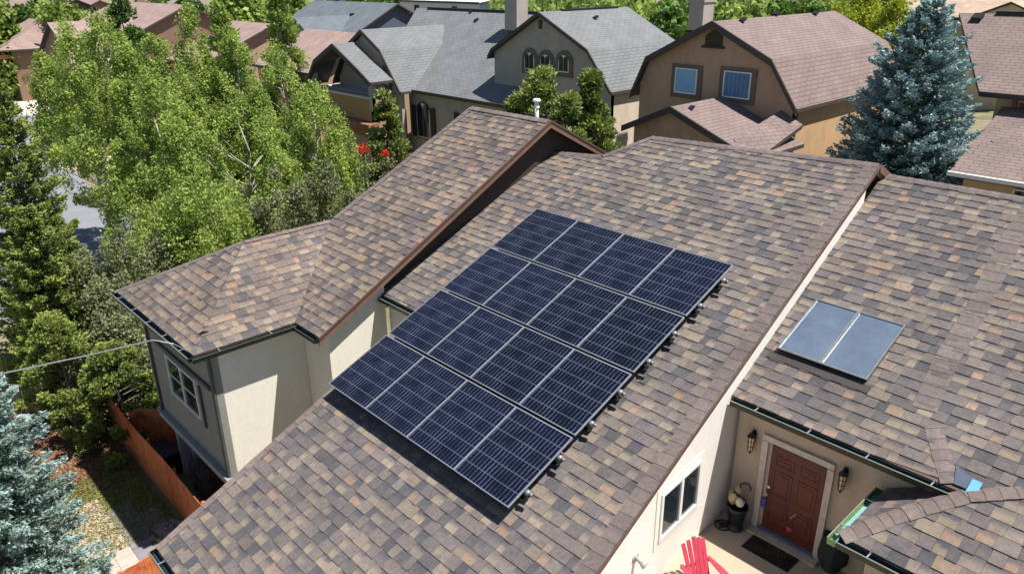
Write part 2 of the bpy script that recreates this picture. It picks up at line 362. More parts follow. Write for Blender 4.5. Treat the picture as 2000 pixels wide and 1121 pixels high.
MT['leaf_spruce'] = mat_leaf('blue_spruce_needles', srgb(46, 76, 76), srgb(160, 188, 188), .15)
MT['leaf_frost'] = mat_leaf('frosted_spruce_needles', srgb(60, 90, 54), srgb(170, 192, 186), .15)
MT['leaf_olive'] = mat_leaf('grey_green_leaves', srgb(88, 98, 62), srgb(152, 156, 114), .3)
MT['leaf_yellow'] = mat_leaf('yellow_green_leaves', srgb(116, 136, 36), srgb(190, 196, 70), .4)
MT['leaf_dark'] = mat_leaf('dark_green_leaves', srgb(46, 74, 34), srgb(106, 138, 60), .25)
MT['bark'] = mat('grey_bark', srgb(96, 86, 76), .9, noise=.3, nscale=8)
MT['bark_pale'] = mat('pale_aspen_bark', srgb(176, 170, 156), .8, noise=.25, nscale=7)
def folds(M, scale=9.0, amt=.22):
    nt = M.node_tree; L = nt.links.new; b = nt.nodes['Principled BSDF']; src = b.inputs['Base Color'].links[0].from_socket
    tc = N_(nt, 'ShaderNodeTexCoord'); wv = N_(nt, 'ShaderNodeTexWave'); wv.bands_direction = 'X'; wv.inputs['Scale'].default_value = scale; wv.inputs['Distortion'].default_value = 2.5; wv.inputs['Detail'].default_value = 2; L(tc.outputs['Object'], wv.inputs['Vector'])
    r = N_(nt, 'ShaderNodeMapRange'); L(wv.outputs['Fac'], r.inputs[0]); r.inputs[3].default_value = 1-amt; r.inputs[4].default_value = 1+amt*.5
    v = N_(nt, 'ShaderNodeVectorMath', operation='SCALE'); L(src, v.inputs[0]); L(r.outputs[0], v.inputs['Scale']); L(v.outputs[0], b.inputs['Base Color'])
folds(MT['glass_deep'], 1.6, .2); folds(MT['glass_blue'], 1.6, .07)

# ------------------------------------------------------------------ the house in front
TH = .38785246; TT = math.tan(TH); NM = np.array([0, -math.sin(TH), math.cos(TH)])
ARR = np.array([0, 0, 3.8]); OM = ARR-.40*NM; RDROP = .6
zM = lambda y: OM[2]+TT*(y-OM[1])
zR = lambda y: zM(y)-RDROP
def Mp(px, py): return onplane(px, py, OM, NM)
def Rp(px, py, h=0): return onplane(px, py, OM-np.array((0, 0, RDROP-h)), NM)
ra, rb = Mp(1720, 322), Mp(1163, 1121)
xr = lambda y: ra[0]+(rb[0]-ra[0])*(y-ra[1])/(rb[1]-ra[1])
YR = float(Mp(1720, 322)[1])
house = thing('house', 'large cream stucco house with brown shingle roofs carrying the solar panels', 'house')
Pm = lambda x, y: (x, y, zM(y))
SH = MT['shingle']
lx = lambda y: -.42+(-.02+.42)*(-4.2-y)/7.5
YE = float(Mp(775, 590)[1]); YB = float(Mp(295, 1055)[1])
pieces = [[Pm(.5, 4.62), Pm(xr(YR), YR), Pm(xr(YE), YE), Pm(lx(YE), YE), Pm(-.42, 3.3)],
          [Pm(-2.4, 3.05), Pm(-.42, 3.3), Pm(-.42, YE), Pm(-2.3, YE)],
          [Pm(lx(YE), YE), Pm(xr(YE), YE), Pm(xr(YB), YB), Pm(lx(YB), YB)]]
shingles('roof', pieces, SH, house, seed=5, origin=Pm(0, 0))
# far slopes of the main roof, seen only from beyond
zb = lambda y, y0: zM(y0)-TT*(y-y0)
shingles('roof', [[Pm(.5, 4.62), Pm(xr(YR), YR), (xr(YR)-.3, 9.5, zb(9.5, 4.7)), (.5, 9.5, zb(9.5, 4.7))]], SH, house, seed=6, expo=.3)
shingles('roof', [[(-2.4, 3.15, zM(3.1)), (.6, 3.15, zM(3.1)), (.6, 9.5, zM(3.1)-3.2), (-2.4, 9.5, zM(3.1)-3.2)]], SH, house, seed=7, expo=.3)
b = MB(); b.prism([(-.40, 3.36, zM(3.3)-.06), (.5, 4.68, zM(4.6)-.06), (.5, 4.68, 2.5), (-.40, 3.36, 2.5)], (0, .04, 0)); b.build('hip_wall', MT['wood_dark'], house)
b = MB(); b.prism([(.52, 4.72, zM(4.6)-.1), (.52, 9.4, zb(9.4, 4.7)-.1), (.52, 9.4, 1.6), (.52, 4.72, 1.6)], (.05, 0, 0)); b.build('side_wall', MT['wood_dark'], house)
caps('ridge_cap', Pm(.5, 4.62), Pm(xr(YR)-.02, YR), SH, house, width=.36, seed=11)
caps('ridge_cap', Pm(-.42, 3.3), Pm(.5, 4.62), SH, house, width=.3, seed=12, N=(-.3, 0, 1))
caps('ridge_cap', Pm(-2.0, 3.06), Pm(-.42, 3.3), SH, house, width=.3, seed=13)
# plain edge shingles down the rakes
caps('rake_shingles', Pm(xr(YB)-.16, YB), Pm(xr(YR)-.16, YR-.1), SH, house, width=.32, step=.30, drop=.0, N=NM, color=(116, 105, 101), lift=.022, seed=21)
caps('rake_shingles', Pm(lx(YB)+.10, YB), Pm(lx(-4.5)+.10, -4.4), SH, house, width=.2, step=.3, drop=.0, N=NM, color=(124, 110, 106), lift=.018, seed=22)
def board(name, p, q, h, t, M=MT['trim_brown'], drop=0, parent=house):
    p = np.array(p, float); q = np.array(q, float)
    b = MB(); d = q-p; hd = np.array((d[0], d[1], 0)); hd /= np.linalg.norm(hd); n = np.array((-hd[1], hd[0], 0))*t
    z = np.array((0, 0, 1.0))
    b.prism([p-z*drop-n/2, q-z*drop-n/2, q-z*(drop+h)-n/2, p-z*(drop+h)-n/2], n)
    return b.build(name, M, parent)
board('fascia', (xr(YB)+.012, YB, zM(YB)), (xr(YR)+.012, YR, zM(YR)), .09, .03, MT['wood_dark'], drop=.006)
board('fascia', (xr(YR)+.012, YR, zM(YR)), (xr(YR)-.0, 9.5, zb(9.5, 4.7)), .2, .03, MT['trim_brown'], drop=.0)
board('fascia', (lx(YB)-.015, YB, zM(YB)), (lx(YE)-.015, YE, zM(YE)), .13, .03, MT['wood_dark'], drop=.006)
def wall(name, pts, th, M, parent=house): b = MB(); b.prism(pts, th); return b.build(name, M, parent)
G0 = -5.6
# right-hand white wall under the rake
wx = lambda y: xr(y)-.05
d_ = np.array((wx(-11)-wx(4), -15, 0)); d_ /= np.linalg.norm(d_); WN = np.array((-d_[1], d_[0], 0)); WN = WN if WN[0] > 0 else -WN
wall('wall', [(wx(4.4), 4.4, zM(4.4)-.12), (wx(-11.3), -11.3, zM(-11.3)-.12), (wx(-11.3), -11.3, G0-.5), (wx(4.4), 4.4, G0-.5)], -WN*.2, MT['white_stucco'])
wall('wall', [(lx(YB)+.4, -11.1, zM(-11.1)-.13), (wx(-11.1)-.25, -11.1, zM(-11.1)-.13), (wx(-11.1)-.25, -11.1, G0-.5), (lx(YB)+.4, -11.1, G0-.5)], (0, .2, 0), MT['cream'])
wall('wall', [(lx(-11)+.4, -10.85, zM(-11)-.13), (lx(YE)+.2, -3.9, zM(-3.9)-.13), (lx(YE)+.2, -3.9, G0-.5), (lx(-11)+.4, -10.85, G0-.5)], (.2, 0, 0), MT['cream'])
wall('wall', [(-2.1, -3.88, zM(-3.88)-.13), (lx(YE)+.15, -3.88, zM(-3.88)-.13), (lx(YE)+.15, -3.88, G0-.5), (-2.1, -3.88, G0-.5)], (0, .2, 0), MT['cream'])
wall('wall', [(-1.9, 9.1, 2.9), (7.2, 9.1, 2.9), (7.2, 9.1, G0-.5), (-1.9, 9.1, G0-.5)], (0, -.2, 0), MT['cream'])
wall('wall', [(xr(4.7)-.3, 4.45, zM(4.4)-.2), (xr(4.7)-.3, 9.1, 3.0), (xr(4.7)-.3, 9.1, G0), (xr(4.7)-.3, 4.45, G0)], (-.2, 0, 0), MT['trim_dark'])

MT['gable_shade_brown'] = mat('painted_shade_brown', srgb(62, 52, 46), .9)  # dark brown stands in for the shade under the left rake
# left part: gable slope with a hipped wing in front of it
EZ = 1.2; KL = .525; KW = .545; RY = 2.38; RKX = -1.8
zL = lambda y: EZ+KL*(y+6.3)
WE, WS, WW = -3.1, -9.12, -9.0; AP = (WE+WW)/2; zA = EZ+KW*(WE-AP); yJ = (zA-EZ)/KL-6.3
PL = lambda x, y: (x, y, zL(y))
shingles('roof', [[PL(RKX, -6.3), PL(WE, -6.3), PL(AP, yJ), PL(-5.55, RY), PL(RKX, RY)]], SH, house, seed=31, tone=1.02, warm=1.07)
shingles('roof', [[(WE, WS, EZ), (AP, WS+WE-AP, zA), (AP, yJ, zA), (WE, -6.3, EZ)]], SH, house, seed=32, tone=1.0, warm=1.07)
shingles('roof', [[(WW, WS, EZ), (WE, WS, EZ), (AP, WS+WE-AP, zA)]], SH, house, seed=33, tone=1.0, warm=1.07)
shingles('roof', [[(WW, WS, EZ), (AP, WS+WE-AP, zA), (AP, yJ, zA), (WW, yJ, EZ)]], SH, house, seed=34, expo=.3)
shingles('roof', [[PL(RKX, RY), PL(-5.55, RY), (-5.55, 8.4, zL(RY)-KL*(8.4-RY)), (RKX, 8.4, zL(RY)-KL*(8.4-RY))]], SH, house, seed=35, expo=.3)
caps('ridge_cap', PL(-5.55, RY), PL(RKX-.02, RY), SH, house, width=.36, seed=36)
caps('rake_shingles', PL(AP+.1, yJ+.1), PL(-5.52, RY), SH, house, width=.24, drop=0, seed=37, lift=.02)
caps('hip_cap', (WW, WS, EZ), (AP, WS+WE-AP, zA), SH, house, width=.26, seed=38, drop=.05, lift=.02)
caps('hip_cap', (AP, WS+WE-AP, zA), (AP, yJ, zA), SH, house, width=.26, seed=39, drop=.05, lift=.02)
for a, b2 in ((PL(RKX, -6.34), PL(RKX, RY)), ((RKX, 8.4, zL(RY)-KL*(8.4-RY)), PL(RKX, RY))):
    board('fascia', (RKX+.02, a[1], a[2]+.02), (RKX+.02, b2[1], b2[2]+.02), .23, .04, MT['trim_brown'])
    board('drip_edge', (RKX+.05, a[1], a[2]+.035), (RKX+.05, b2[1], b2[2]+.035), .07, .03, MT['wood_dark'])
board('fascia', (-5.6, RY, zL(RY)), (AP, yJ, zA), .2, .03, MT['wood_dark'])
LC = MT['cream']
wall('wall', [(-2.1, -5.9, zL(-5.9)-.16), (-2.1, YE+.1, zL(YE+.1)-.18), (-2.1, YE+.1, G0-.5), (-2.1, -5.9, G0-.5)], (-.2, 0, 0), LC)
wall('shade_dark_gable_wall', [(-2.2, YE+.1, zL(YE+.1)-.18), (-2.2, RY, zL(RY)-.18), (-2.2, 8.1, zL(RY)-KL*(8.1-RY)-.18), (-2.2, 8.1, 1.0), (-2.2, YE+.1, zM(YE)-.4)], (-.1, 0, 0), MT['gable_shade_brown'])  # upper gable wall, its shade put into the colour
wall('wall', [(-3.5, -5.9, EZ+.05), (-2.3, -5.9, EZ+.05), (-2.3, -5.9, G0-.5), (-3.5, -5.9, G0-.5)], (0, .2, 0), LC)
wall('wall', [(-3.52, -8.6, EZ+.1), (-3.52, -5.75, EZ+.1), (-3.52, -5.75, G0-.5), (-3.52, -8.6, G0-.5)], (-.2, 0, 0), LC)
FW = MT['shade_grey_stucco']  # same cream stucco coloured grey, the wall's shade is in the colour
wall('wall', [(-8.6, -8.602, EZ+.1), (-3.502, -8.602, EZ+.1), (-3.502, -8.602, -3.2), (-8.6, -8.602, -3.2)], (0, .2, 0), FW)
wall('wall', [(-8.6, -8.4, EZ+.1), (-8.6, -4, EZ+.1), (-8.6, -4, G0-.5), (-8.6, -8.4, G0-.5)], (.2, 0, 0), LC)
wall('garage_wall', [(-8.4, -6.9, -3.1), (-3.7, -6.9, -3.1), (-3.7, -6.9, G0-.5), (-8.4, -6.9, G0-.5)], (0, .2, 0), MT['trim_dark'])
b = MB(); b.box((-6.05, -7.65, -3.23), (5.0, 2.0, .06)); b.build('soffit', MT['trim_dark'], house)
# trim on the window wall
b = MB(); b.box((-6.05, -8.67, -3.12), (5.3, .12, .22)); b.box((-6.05, -8.69, -2.98), (5.36, .16, .05)); b.build('belt_trim', mat('lavender_grey_trim', srgb(150, 150, 152), .7), house)
b = MB(); b.box((-3.55, -8.64, -1), (.16, .07, 4.2)); b.build('corner_trim', MT['grey_trim'], house)
b = MB(); b.box((-8.56, -8.64, -1), (.14, .07, 4.2)); b.build('corner_trim', MT['grey_trim'], house)
wtl, wtr, wbr, wbl = [onY(*q, -8.62) for q in ((327, 698), (381, 742), (391, 814), (335, 762))]
wx0, wx1 = (wtl[0]+wbl[0])/2, (wtr[0]+wbr[0])/2; wz1, wz0 = (wtl[2]+wtr[2])/2, (wbl[2]+wbr[2])/2
b = MB(); b.box(((wx0+wx1)/2+.25, -8.64, wz1+.22), (wx1-wx0+1.9, .07, .12)); b.box((wx1+.32, -8.64, (wz0+wz1)/2-.1), (.08, .05, wz1-wz0+.1)); b.build('window_trim', MT['grey_trim'], house)
def window_y(x0, x1, z0, z1, y, nsplit=2, parent=house, frame=MT['white'], glass=MT['glass'], fw=.05, rail=True, name='window'):
    """window in a wall facing -Y; y is the wall's face"""
    b = MB(); yy = y-.02
    for z in (z0, z1): b.box(((x0+x1)/2, yy, z), (x1-x0+fw, .07, fw))
    for i in range(nsplit+1): b.box((x0+(x1-x0)*i/nsplit, yy, (z0+z1)/2), (fw, .068, z1-z0-fw))
    w = b.build(name, frame, parent)
    if rail:
        r = MB()
        for i in range(nsplit):
            a0 = x0+(x1-x0)*i/nsplit; a1 = x0+(x1-x0)*(i+1)/nsplit; r.box(((a0+a1)/2, yy+.01, (z0+z1)/2), (a1-a0-fw, .03, .035))
        r.build('meeting_rail', frame, w) if parent is None else r.build('meeting_rail', frame, w)
    for i in range(nsplit):
        a0 = x0+(x1-x0)*i/nsplit; a1 = x0+(x1-x0)*(i+1)/nsplit
        g = MB(); g.box(((a0+a1)/2, y-.004, (z0+z1)/2), (a1-a0-fw, .012, z1-z0-fw)); g.build('pane', glass, w)
    return w
window_y(wx0, wx1, wz0, wz1, -8.602)
# stone pillar at the recessed garage
b = MB(); rg = random.Random(4)
for k in range(9):
    for j in range(2):
        for i in range(2):
            w = .33+rg.uniform(-.05, .05)
            b.box((-6.9+.36*(i-.5)+rg.uniform(-.02, .02), -8.2+.36*(j-.5)+rg.uniform(-.02, .02), -5.65+.27*k), (w, w, .25), rg.uniform(-.08, .08))
o = b.build('stone_pillar', mat('grey_fieldstone', srgb(104, 100, 96), .95, noise=.5, nscale=3, bump=.8, bscale=14), house); bevel(o, .03)

# gutters: open channels with a rolled lip and hangers
def gutter(p, q, out, parent=house, hang=True, w=.13, h=.11, mout=None, lip=None, min_=None):
    p = np.array(p, float); q = np.array(q, float); out = np.array(out, float); z = np.array((0, 0, 1.0)); L = np.linalg.norm(q-p); d = (q-p)/L
    b = MB(); o0 = out*.02; t = .012
    b.prism([p+o0, p+o0-z*h, p+o0-z*h+out*t, p+o0+out*t], q-p, 1)                              # back
    b.prism([p+o0-z*h+out*t, p+o0-z*(h+t)+out*t, p+out*(.02+w)-z*(h+t), p+out*(.02+w)-z*h], q-p, 1)
    b.prism([p+out*(.02+w)-z*(h+t), p+out*(.02+w+t)-z*(h+t), p+out*(.035+w+t), p+out*(.035+w)], q-p, 0)
    for e in (p, q-d*t): b.prism([e+o0+out*t, e+o0+out*t-z*h, e+out*(.02+w)-z*h, e+out*(.03+w)-z*.01], d*t, 0)
    g = b.build('gutter', [mout or MT['gutter'], min_ or MT['gutter_in']], parent)
    b = MB(); b.tube([p+out*(.04+w)+z*.004, q+out*(.04+w)+z*.004], .011, 6); b.build('gutter_lip', lip or MT['lip'], g)
    if hang:
        n = max(2, int(L/1.0))
        for i in range(n):
            c = p+d*(L*(i+.5)/n); b = MB(); b.bar(c+o0+z*.01, c+out*(w+.04)+z*.012, .025, .012); b.tube([c+o0+out*.02+z*.0, c+o0+out*.02+z*.045], .012, 6); b.build('hanger', MT['alu'], g)
    return g
gutter((lx(YB), YB+.01, zM(YB)-.03), (6.5, YB+.01, zM(YB)-.03), (0, -1, 0))
gutter((-2.05, YE+.01, zM(YE)-.03), (lx(YE)-.02, YE+.01, zM(YE)-.03), (0, -1, 0), hang=False)
gutter((WW, WS+.01, EZ-.03), (WE, WS+.01, EZ-.03), (0, -1, 0), lip=MT['alu'])
gutter((WE-.01, WS-.1, EZ-.03), (WE-.01, -6.36, EZ-.03), (1, 0, 0), lip=MT['grey_trim'])
gutter((WE, -6.29, EZ-.03), (RKX-.02, -6.29, EZ-.03), (0, -1, 0), hang=False, lip=MT['grey_trim'])

# right part: roof over the porch, a step below the main slope
YP = float((Rp(1425, 777)[1]+Rp(1900, 962)[1])/2); XE = float(Rp(1900, 962)[0])
gz = zR(YP)
Prr = lambda x, y, h=0: (x, y, zR(y)+h)
xw = lambda y: wx(y)+.0
RR = float((Rp(1745, 350)[1]+Rp(2000, 381)[1])/2)
valley = [Rp(1845, 940), Rp(1890, 963), Rp(2000, 957), Rp(2200, 945)]
pieces = [[Prr(xw(RR), RR), Prr(17.5, RR), Prr(17.5, YP+.5), Prr(14.2, YP+.25), Prr(XE, YP), Prr(xw(YP), YP)]]
shingles('roof', pieces, SH, house, seed=41, tone=.97, origin=(0, RR, zR(RR)))
shingles('roof', [[Prr(xr(YR)+.05, RR), Prr(17.5, RR), (17.5, 9.5, zR(RR)-TT*(9.5-RR)), (xr(YR)+.05, 9.5, zR(RR)-TT*(9.5-RR))]], SH, house, seed=42, expo=.3)
caps('ridge_cap', Prr(xr(RR)+.1, RR), Prr(17.5, RR+.02), SH, house, width=.36, seed=43)
wall('wall', [(17, 4.5, zR(4.5)-.2), (17, -2, zR(-2)-.2), (17, -2, -1.2), (17, 4.5, -1.2)], (-.2, 0, 0), LC)
DY0 = YP+.3
vp = [Rp(*q) for q in ((2060, 330), (1975, 470), (1905, 610), (1850, 700), (1805, 800))]
vp = [Rp(2025, 395)]+vp[1:]
for i in range(len(vp)-1):
    caps('valley_shingles', vp[i+1], vp[i], SH, house, width=.42, step=.34, drop=0, N=NM, color=(117, 107, 103), lift=.013, seed=50+i)
caps('hip_cap', Rp(1856, 945), Rp(1822, 832), SH, house, width=.3, step=.24, drop=.01, N=NM, color=(122, 111, 107), lift=.02, seed=58)
gutter((xw(YP)+.06, YP+.01, gz-.03), (XE-.02, YP+.01, gz-.03), (0, -1, 0))
b = MB(); c0 = np.array(Rp(1884, 962, .06)); b.prism([c0, c0+np.array((.16, 0, 0)), c0+np.array((.16, .3, .3*TT)), c0+np.array((0, .3, .3*TT))], (0, 0, .012)); b.build('flashing', mat('bright_blue_flashing', srgb(96, 160, 214), .5, noise=.15), house)
b = MB(); c0 = np.array(Prr(XE-.3, YP+.06, .03)); b.prism([c0, c0+np.array((.36, 0, 0)), c0+np.array((.36, .2, .2*TT)), c0+np.array((-.1, .34, .34*TT))], (0, 0, .008)); b.build('flashing', mat('dark_blue_flashing', srgb(70, 82, 98), .6, noise=.15), house)
# small hipped roof beyond the porch
PZ = gz-.72; _p = onZ(1642, 1047, PZ); PX, PYc = float(_p[0]), float(_p[1]); PK = .49
zP = lambda y: PZ+PK*(y-PYc)
hp = [(PX, PYc, PZ)]+[tuple(onplane(*q, (PX, PYc, PZ), (0, -PK, 1))) for q in ((1740, 1010), (1800, 990), (1890, 965), (2000, 958), (2090, 952))]
hz = [(p[0], p[1], zP(p[1])) for p in hp]
shingles('roof', [[hz[0], hz[1], hz[2], hz[3], hz[4], hz[5], (17.5, hz[5][1], hz[5][2]), (17.5, PYc, PZ)]], SH, house, seed=61, deck=.1)
lf = [hz[0], hz[1], hz[3], (hz[3][0], YP+.25, hz[3][2]), (PX-.02, YP+.25, PZ)]
PXn = (hz[3][2]-PZ)/(hz[3][0]-PX)
lfp = [(x, y, PZ+PXn*(x-PX)) for x, y, z in (hz[0], hz[2], hz[3], (hz[3][0], YP+.25, 0), (PX, YP+.25, 0))]
shingles('roof', [lfp], SH, house, seed=62, deck=.1)
for i in range(4): caps('hip_cap', hz[i], hz[i+1], SH, house, width=.34, step=.24, seed=70+i, drop=.05, color=(128, 114, 108), lift=.022)
gutter((PX-.0, PYc+.01, PZ-.03), (17.3, PYc+.01, PZ-.03), (0, -1, 0))
gutter((PX+.01, PYc-.15, PZ-.03), (PX+.01, YP+.2, PZ-.03), (-1, 0, 0), mout=mat('gutter_green_enamel', srgb(122, 146, 76), .35, metal=.3), lip=MT['lip'], w=.13, min_=mat('gutter_pale_inside', srgb(120, 164, 166), .4))
wall('wall', [(PX+.35, PYc+.4, PZ+.02), (17.0, PYc+.4, PZ+.02), (17.0, PYc+.4, -1.4), (PX+.35, PYc+.4, -1.4)], (0, .2, 0), MT['tan_stucco'])
wall('wall', [(PX+.352, PYc+.6, PZ+.02), (PX+.352, DY0, PZ+.02), (PX+.352, DY0, -1.4), (PX+.352, PYc+.6, -1.4)], (.2, 0, 0), MT['tan_stucco'])
DY = YP+.3
wall('wall', [(8.0, DY, zR(DY)-.14), (13.5, DY, zR(DY)-.14), (13.5, DY, -1.2), (8.0, DY, -1.2)], (0, .2, 0), MT['tan_stucco'])

# front door
FZ = float(onY(1484, 1030, DY)[2])
dx0, dx1, dz1 = float(onY(1500, 900, DY)[0]), float(onY(1605, 985, DY)[0]), float(onY(1563, 889, DY)[2])
b = MB()
for x in (dx0-.08, dx1+.08): b.box((x, DY-.03, (FZ+dz1)/2+.02), (.13, .08, dz1-FZ))
b.box(((dx0+dx1)/2, DY-.03, dz1+.10), (dx1-dx0+.29, .08, .13))
door = MB(); door.box(((dx0+dx1)/2+.03, DY-.012, (FZ+.1+dz1)/2), (dx1-dx0-.08, .04, dz1-FZ-.12))
DM = mat('red_brown_door_paint', srgb(88, 38, 24), .5, noise=.3, nscale=4)
dr = door.build('door', DM, house)
fr = b.build('door_frame', mat('door_frame_paint', srgb(196, 186, 172), .6), dr)
b = MB(); W = dx1-dx0-.08; cx = (dx0+dx1)/2+.03
for sx in (-1, 1):
    for z0, z1 in ((FZ+.28, FZ+.86), (FZ+1.02, FZ+1.62), (FZ+1.74, FZ+1.98)):
        x0, x1 = (cx-W*.41, cx-W*.05) if sx < 0 else (cx+W*.05, cx+W*.41)
        yy = DY-.036
        for bx in ((x0, x1, z0, z0+.03), (x0, x1, z1-.03, z1), (x0, x0+.03, z0+.03, z1-.03), (x1-.03, x1, z0+.03, z1-.03)):
            b.box(((bx[0]+bx[1])/2, yy, (bx[2]+bx[3])/2), (bx[1]-bx[0], .014, bx[3]-bx[2]))
        b.box(((x0+x1)/2, yy+.001, (z0+z1)/2), (x1-x0-.16, .012, z1-z0-.16))
b.build('door_panelling', DM, dr)
b = MB(); b.tube([(dx0+.12, DY-.03, FZ+1.0), (dx0+.12, DY-.1, FZ+1.0)], [.02, .02], 8); b.tube([(dx0+.12, DY-.09, FZ+1.0), (dx0+.12, DY-.12, FZ+1.0), (dx0+.12, DY-.15, FZ+1.0)], [.02, .036, .02], 10); b.build('knob', MT['alu'], dr, True)
b = MB(); b.tube([(dx0+.12, DY-.03, FZ+1.16), (dx0+.12, DY-.06, FZ+1.16)], .032, 10); b.build('deadbolt', MT['alu'], dr)
b = MB(); b.box((dx0+.06, DY-.06, FZ+.72), (.10, .02, .24)); b.build('lock_box', mat('blue_lockbox', srgb(58, 70, 150), .5), dr)
b = MB(); b.box((cx, DY-.07, FZ+.07), (dx1-dx0-.02, .14, .07)); b.build('threshold', mat('blue_grey_threshold', srgb(104, 116, 134), .5), dr)
b = MB(); b.box((cx, DY-.16, FZ+.02), (dx1-dx0+.3, .28, .05)); b.build('door_step', MT['tan_stucco'], dr)
hx, hzz = cx+.03, FZ+.38                                                # heart sticker
b = MB(); pts = []
for k in range(24):
    t = 2*math.pi*k/24; pts.append((hx+.0046*16*math.sin(t)**3, DY-.05, hzz+.0046*(13*math.cos(t)-5*math.cos(2*t)-2*math.cos(3*t)-math.cos(4*t))))
b.prism(pts, (0, .006, 0)); b.build('heart_sticker', mat('pink_heart', srgb(196, 60, 78), .5), dr)
b = MB(); b.bar((cx+.02, DY-.048, FZ+.66), (cx+.14, DY-.048, FZ+.84), .012, .012); b.build('door_scuff', mat('pale_scuff', srgb(220, 180, 170), .6), dr)

# white wall window and vent
W0 = np.array((wx(-7), -7.0, 0)); 
def onW(px, py, off=0): return onplane(px, py, W0+WN*off, WN)
q = [onW(*p) for p in ((1290, 963), (1366, 900), (1361, 979), (1284, 1061))]
ya, yb = (q[0][1]+q[3][1])/2, (q[1][1]+q[2][1])/2; za, zt = (q[2][2]+q[3][2])/2, (q[0][2]+q[1][2])/2
def WP(y, z, off): return np.array((wx(y), y, z))+WN*off
def wbox(b, y0, y1, z0, z1, o0, o1, mi=0): b.prism([WP(y0, z0, o0), WP(y1, z0, o0), WP(y1, z1, o0), WP(y0, z1, o0)], WN*(o1-o0), mi)
b = MB(); f = .07
wbox(b, ya, yb, zt-f, zt, .0, .05); wbox(b, ya, yb, za, za+f, .0, .05); wbox(b, ya, ya+f, za+f, zt-f, .0, .05); wbox(b, yb-f, yb, za+f, zt-f, .0, .05)
ym = (ya+yb)/2+.02; wbox(b, ym-.045, ym+.045, za+f, zt-f, .0, .046)
win = b.build('window', MT['white'], house)
for y0, y1 in ((ya+f, ym-.045), (ym+.045, yb-f)): b = MB(); wbox(b, y0, y1, za+f, zt-f, .002, .012); b.build('pane', MT['glass'], win)
b = MB(); wbox(b, ya-.14, yb+.14, zt, zt+.14, .001, .018); wbox(b, ya-.14, yb+.14, za-.14, za, .001, .018); wbox(b, ya-.14, ya, za, zt, .001, .018); wbox(b, yb, yb+.14, za, zt, .001, .018); b.build('stucco_surround', MT['white_stucco'], win)
v = onW(1240, 1088)
b = MB(); c = v+WN*.0; zz = np.array((0, 0, 1.0)); b.tube([c-WN*.01, c+WN*.02], .10, 12); b.tube([c+WN*.02, c+WN*.07+zz*.01, c+WN*.17-zz*.03], [.04, .05, .05], 10); b.tube([c+WN*.15-zz*.02, c+WN*.24-zz*.06], [.06, .09], 14); b.build('floodlight', mat('grey_vent_plastic', srgb(168, 164, 160), .6), house, True)

# skylight
s = [Rp(1588, 580, .13), Rp(1766, 629, .13), Rp(1703, 740, .13), Rp(1527, 681, .13)]
sx0, sx1 = (s[0][0]+s[3][0])/2, (s[1][0]+s[2][0])/2; sy1, sy0 = (s[0][1]+s[1][1])/2, (s[2][1]+s[3][1])/2
def RPt(x, y, h): return np.array((x, y, zR(y)))+NM*h
def rbox(b, x0, x1, y0, y1, h0, h1, mi=0): b.prism([RPt(x0, y0, h0), RPt(x1, y0, h0), RPt(x1, y1, h0), RPt(x0, y1, h0)], NM*(h1-h0), mi)
b = MB(); rbox(b, sx0+.02, sx1-.02, sy0+.02, sy1-.02, -.02, .10); sky_l = b.build('skylight', MT['black'], house)
b = MB(); e = .035
for bx in ((sx0, sx1, sy0, sy0+e), (sx0, sx1, sy1-e, sy1), (sx0, sx0+e*1.2, sy0+e, sy1-e), (sx1-e, sx1, sy0+e, sy1-e), ((sx0+sx1)/2-.035, (sx0+sx1)/2+.035, sy0+e, sy1-e)): rbox(b, *bx, .10, .135)
b.build('frame', mat('weathered_skylight_frame', srgb(132, 134, 134), .45, metal=.4), sky_l)
sm = (sx0+sx1)/2
for x0, x1 in ((sx0+e*1.2, sm-.035), (sm+.035, sx1-e)):
    b = MB(); n = 6                                                     # slightly domed sheet
    for i in range(n):
        for j in range(n):
            P = lambda i, j: RPt(x0+(x1-x0)*i/n, sy0+e+(sy1-sy0-2*e)*j/n, .112+.008*math.sin(math.pi*i/n)*math.sin(math.pi*j/n))
            b.face([P(i, j), P(i+1, j), P(i+1, j+1), P(i, j+1)])
    weld(b.build('pane', MT['skyglass'], sky_l, True))
b = MB(); rbox(b, sx0-.12, sx1+.12, sy0-.22, sy0-.02, .015, .03); b.build('apron_flashing', MT['trim_dark'], sky_l)
# white plumbing vent behind the left ridge
b = MB(); vp0 = onplane(1040, 225, (0, 3.4, 0), (0, 1, 0)); 
b.tube([(vp0[0], 3.6, zL(RY)-.9), (vp0[0], 3.6, vp0[2]+.42)], .075, 12); b.tube([(vp0[0], 3.6, vp0[2]+.42), (vp0[0], 3.6, vp0[2]+.46), (vp0[0], 3.6, vp0[2]+.52)], [.13, .15, .10], 14); b.tube([(vp0[0], 3.6, vp0[2]+.2), (vp0[0], 3.6, vp0[2]+.26)], .1, 12)
b.build('vent_pipe', MT['white'], house, True)
# small dark spots on the left slope: a slit vent and bracket
b = MB(); c = onplane(397, 652, (WE, WS, EZ), np.cross((0, 1, 0), (WE-AP, 0, -(zA-EZ)))); b.tube([c+np.array((-.02, -.14, .03)), c+np.array((0, 0, .05)), c+np.array((.02, .14, .03))], [.01, .035, .01], 8); b.build('roof_bracket', MT['darkmetal'], house)

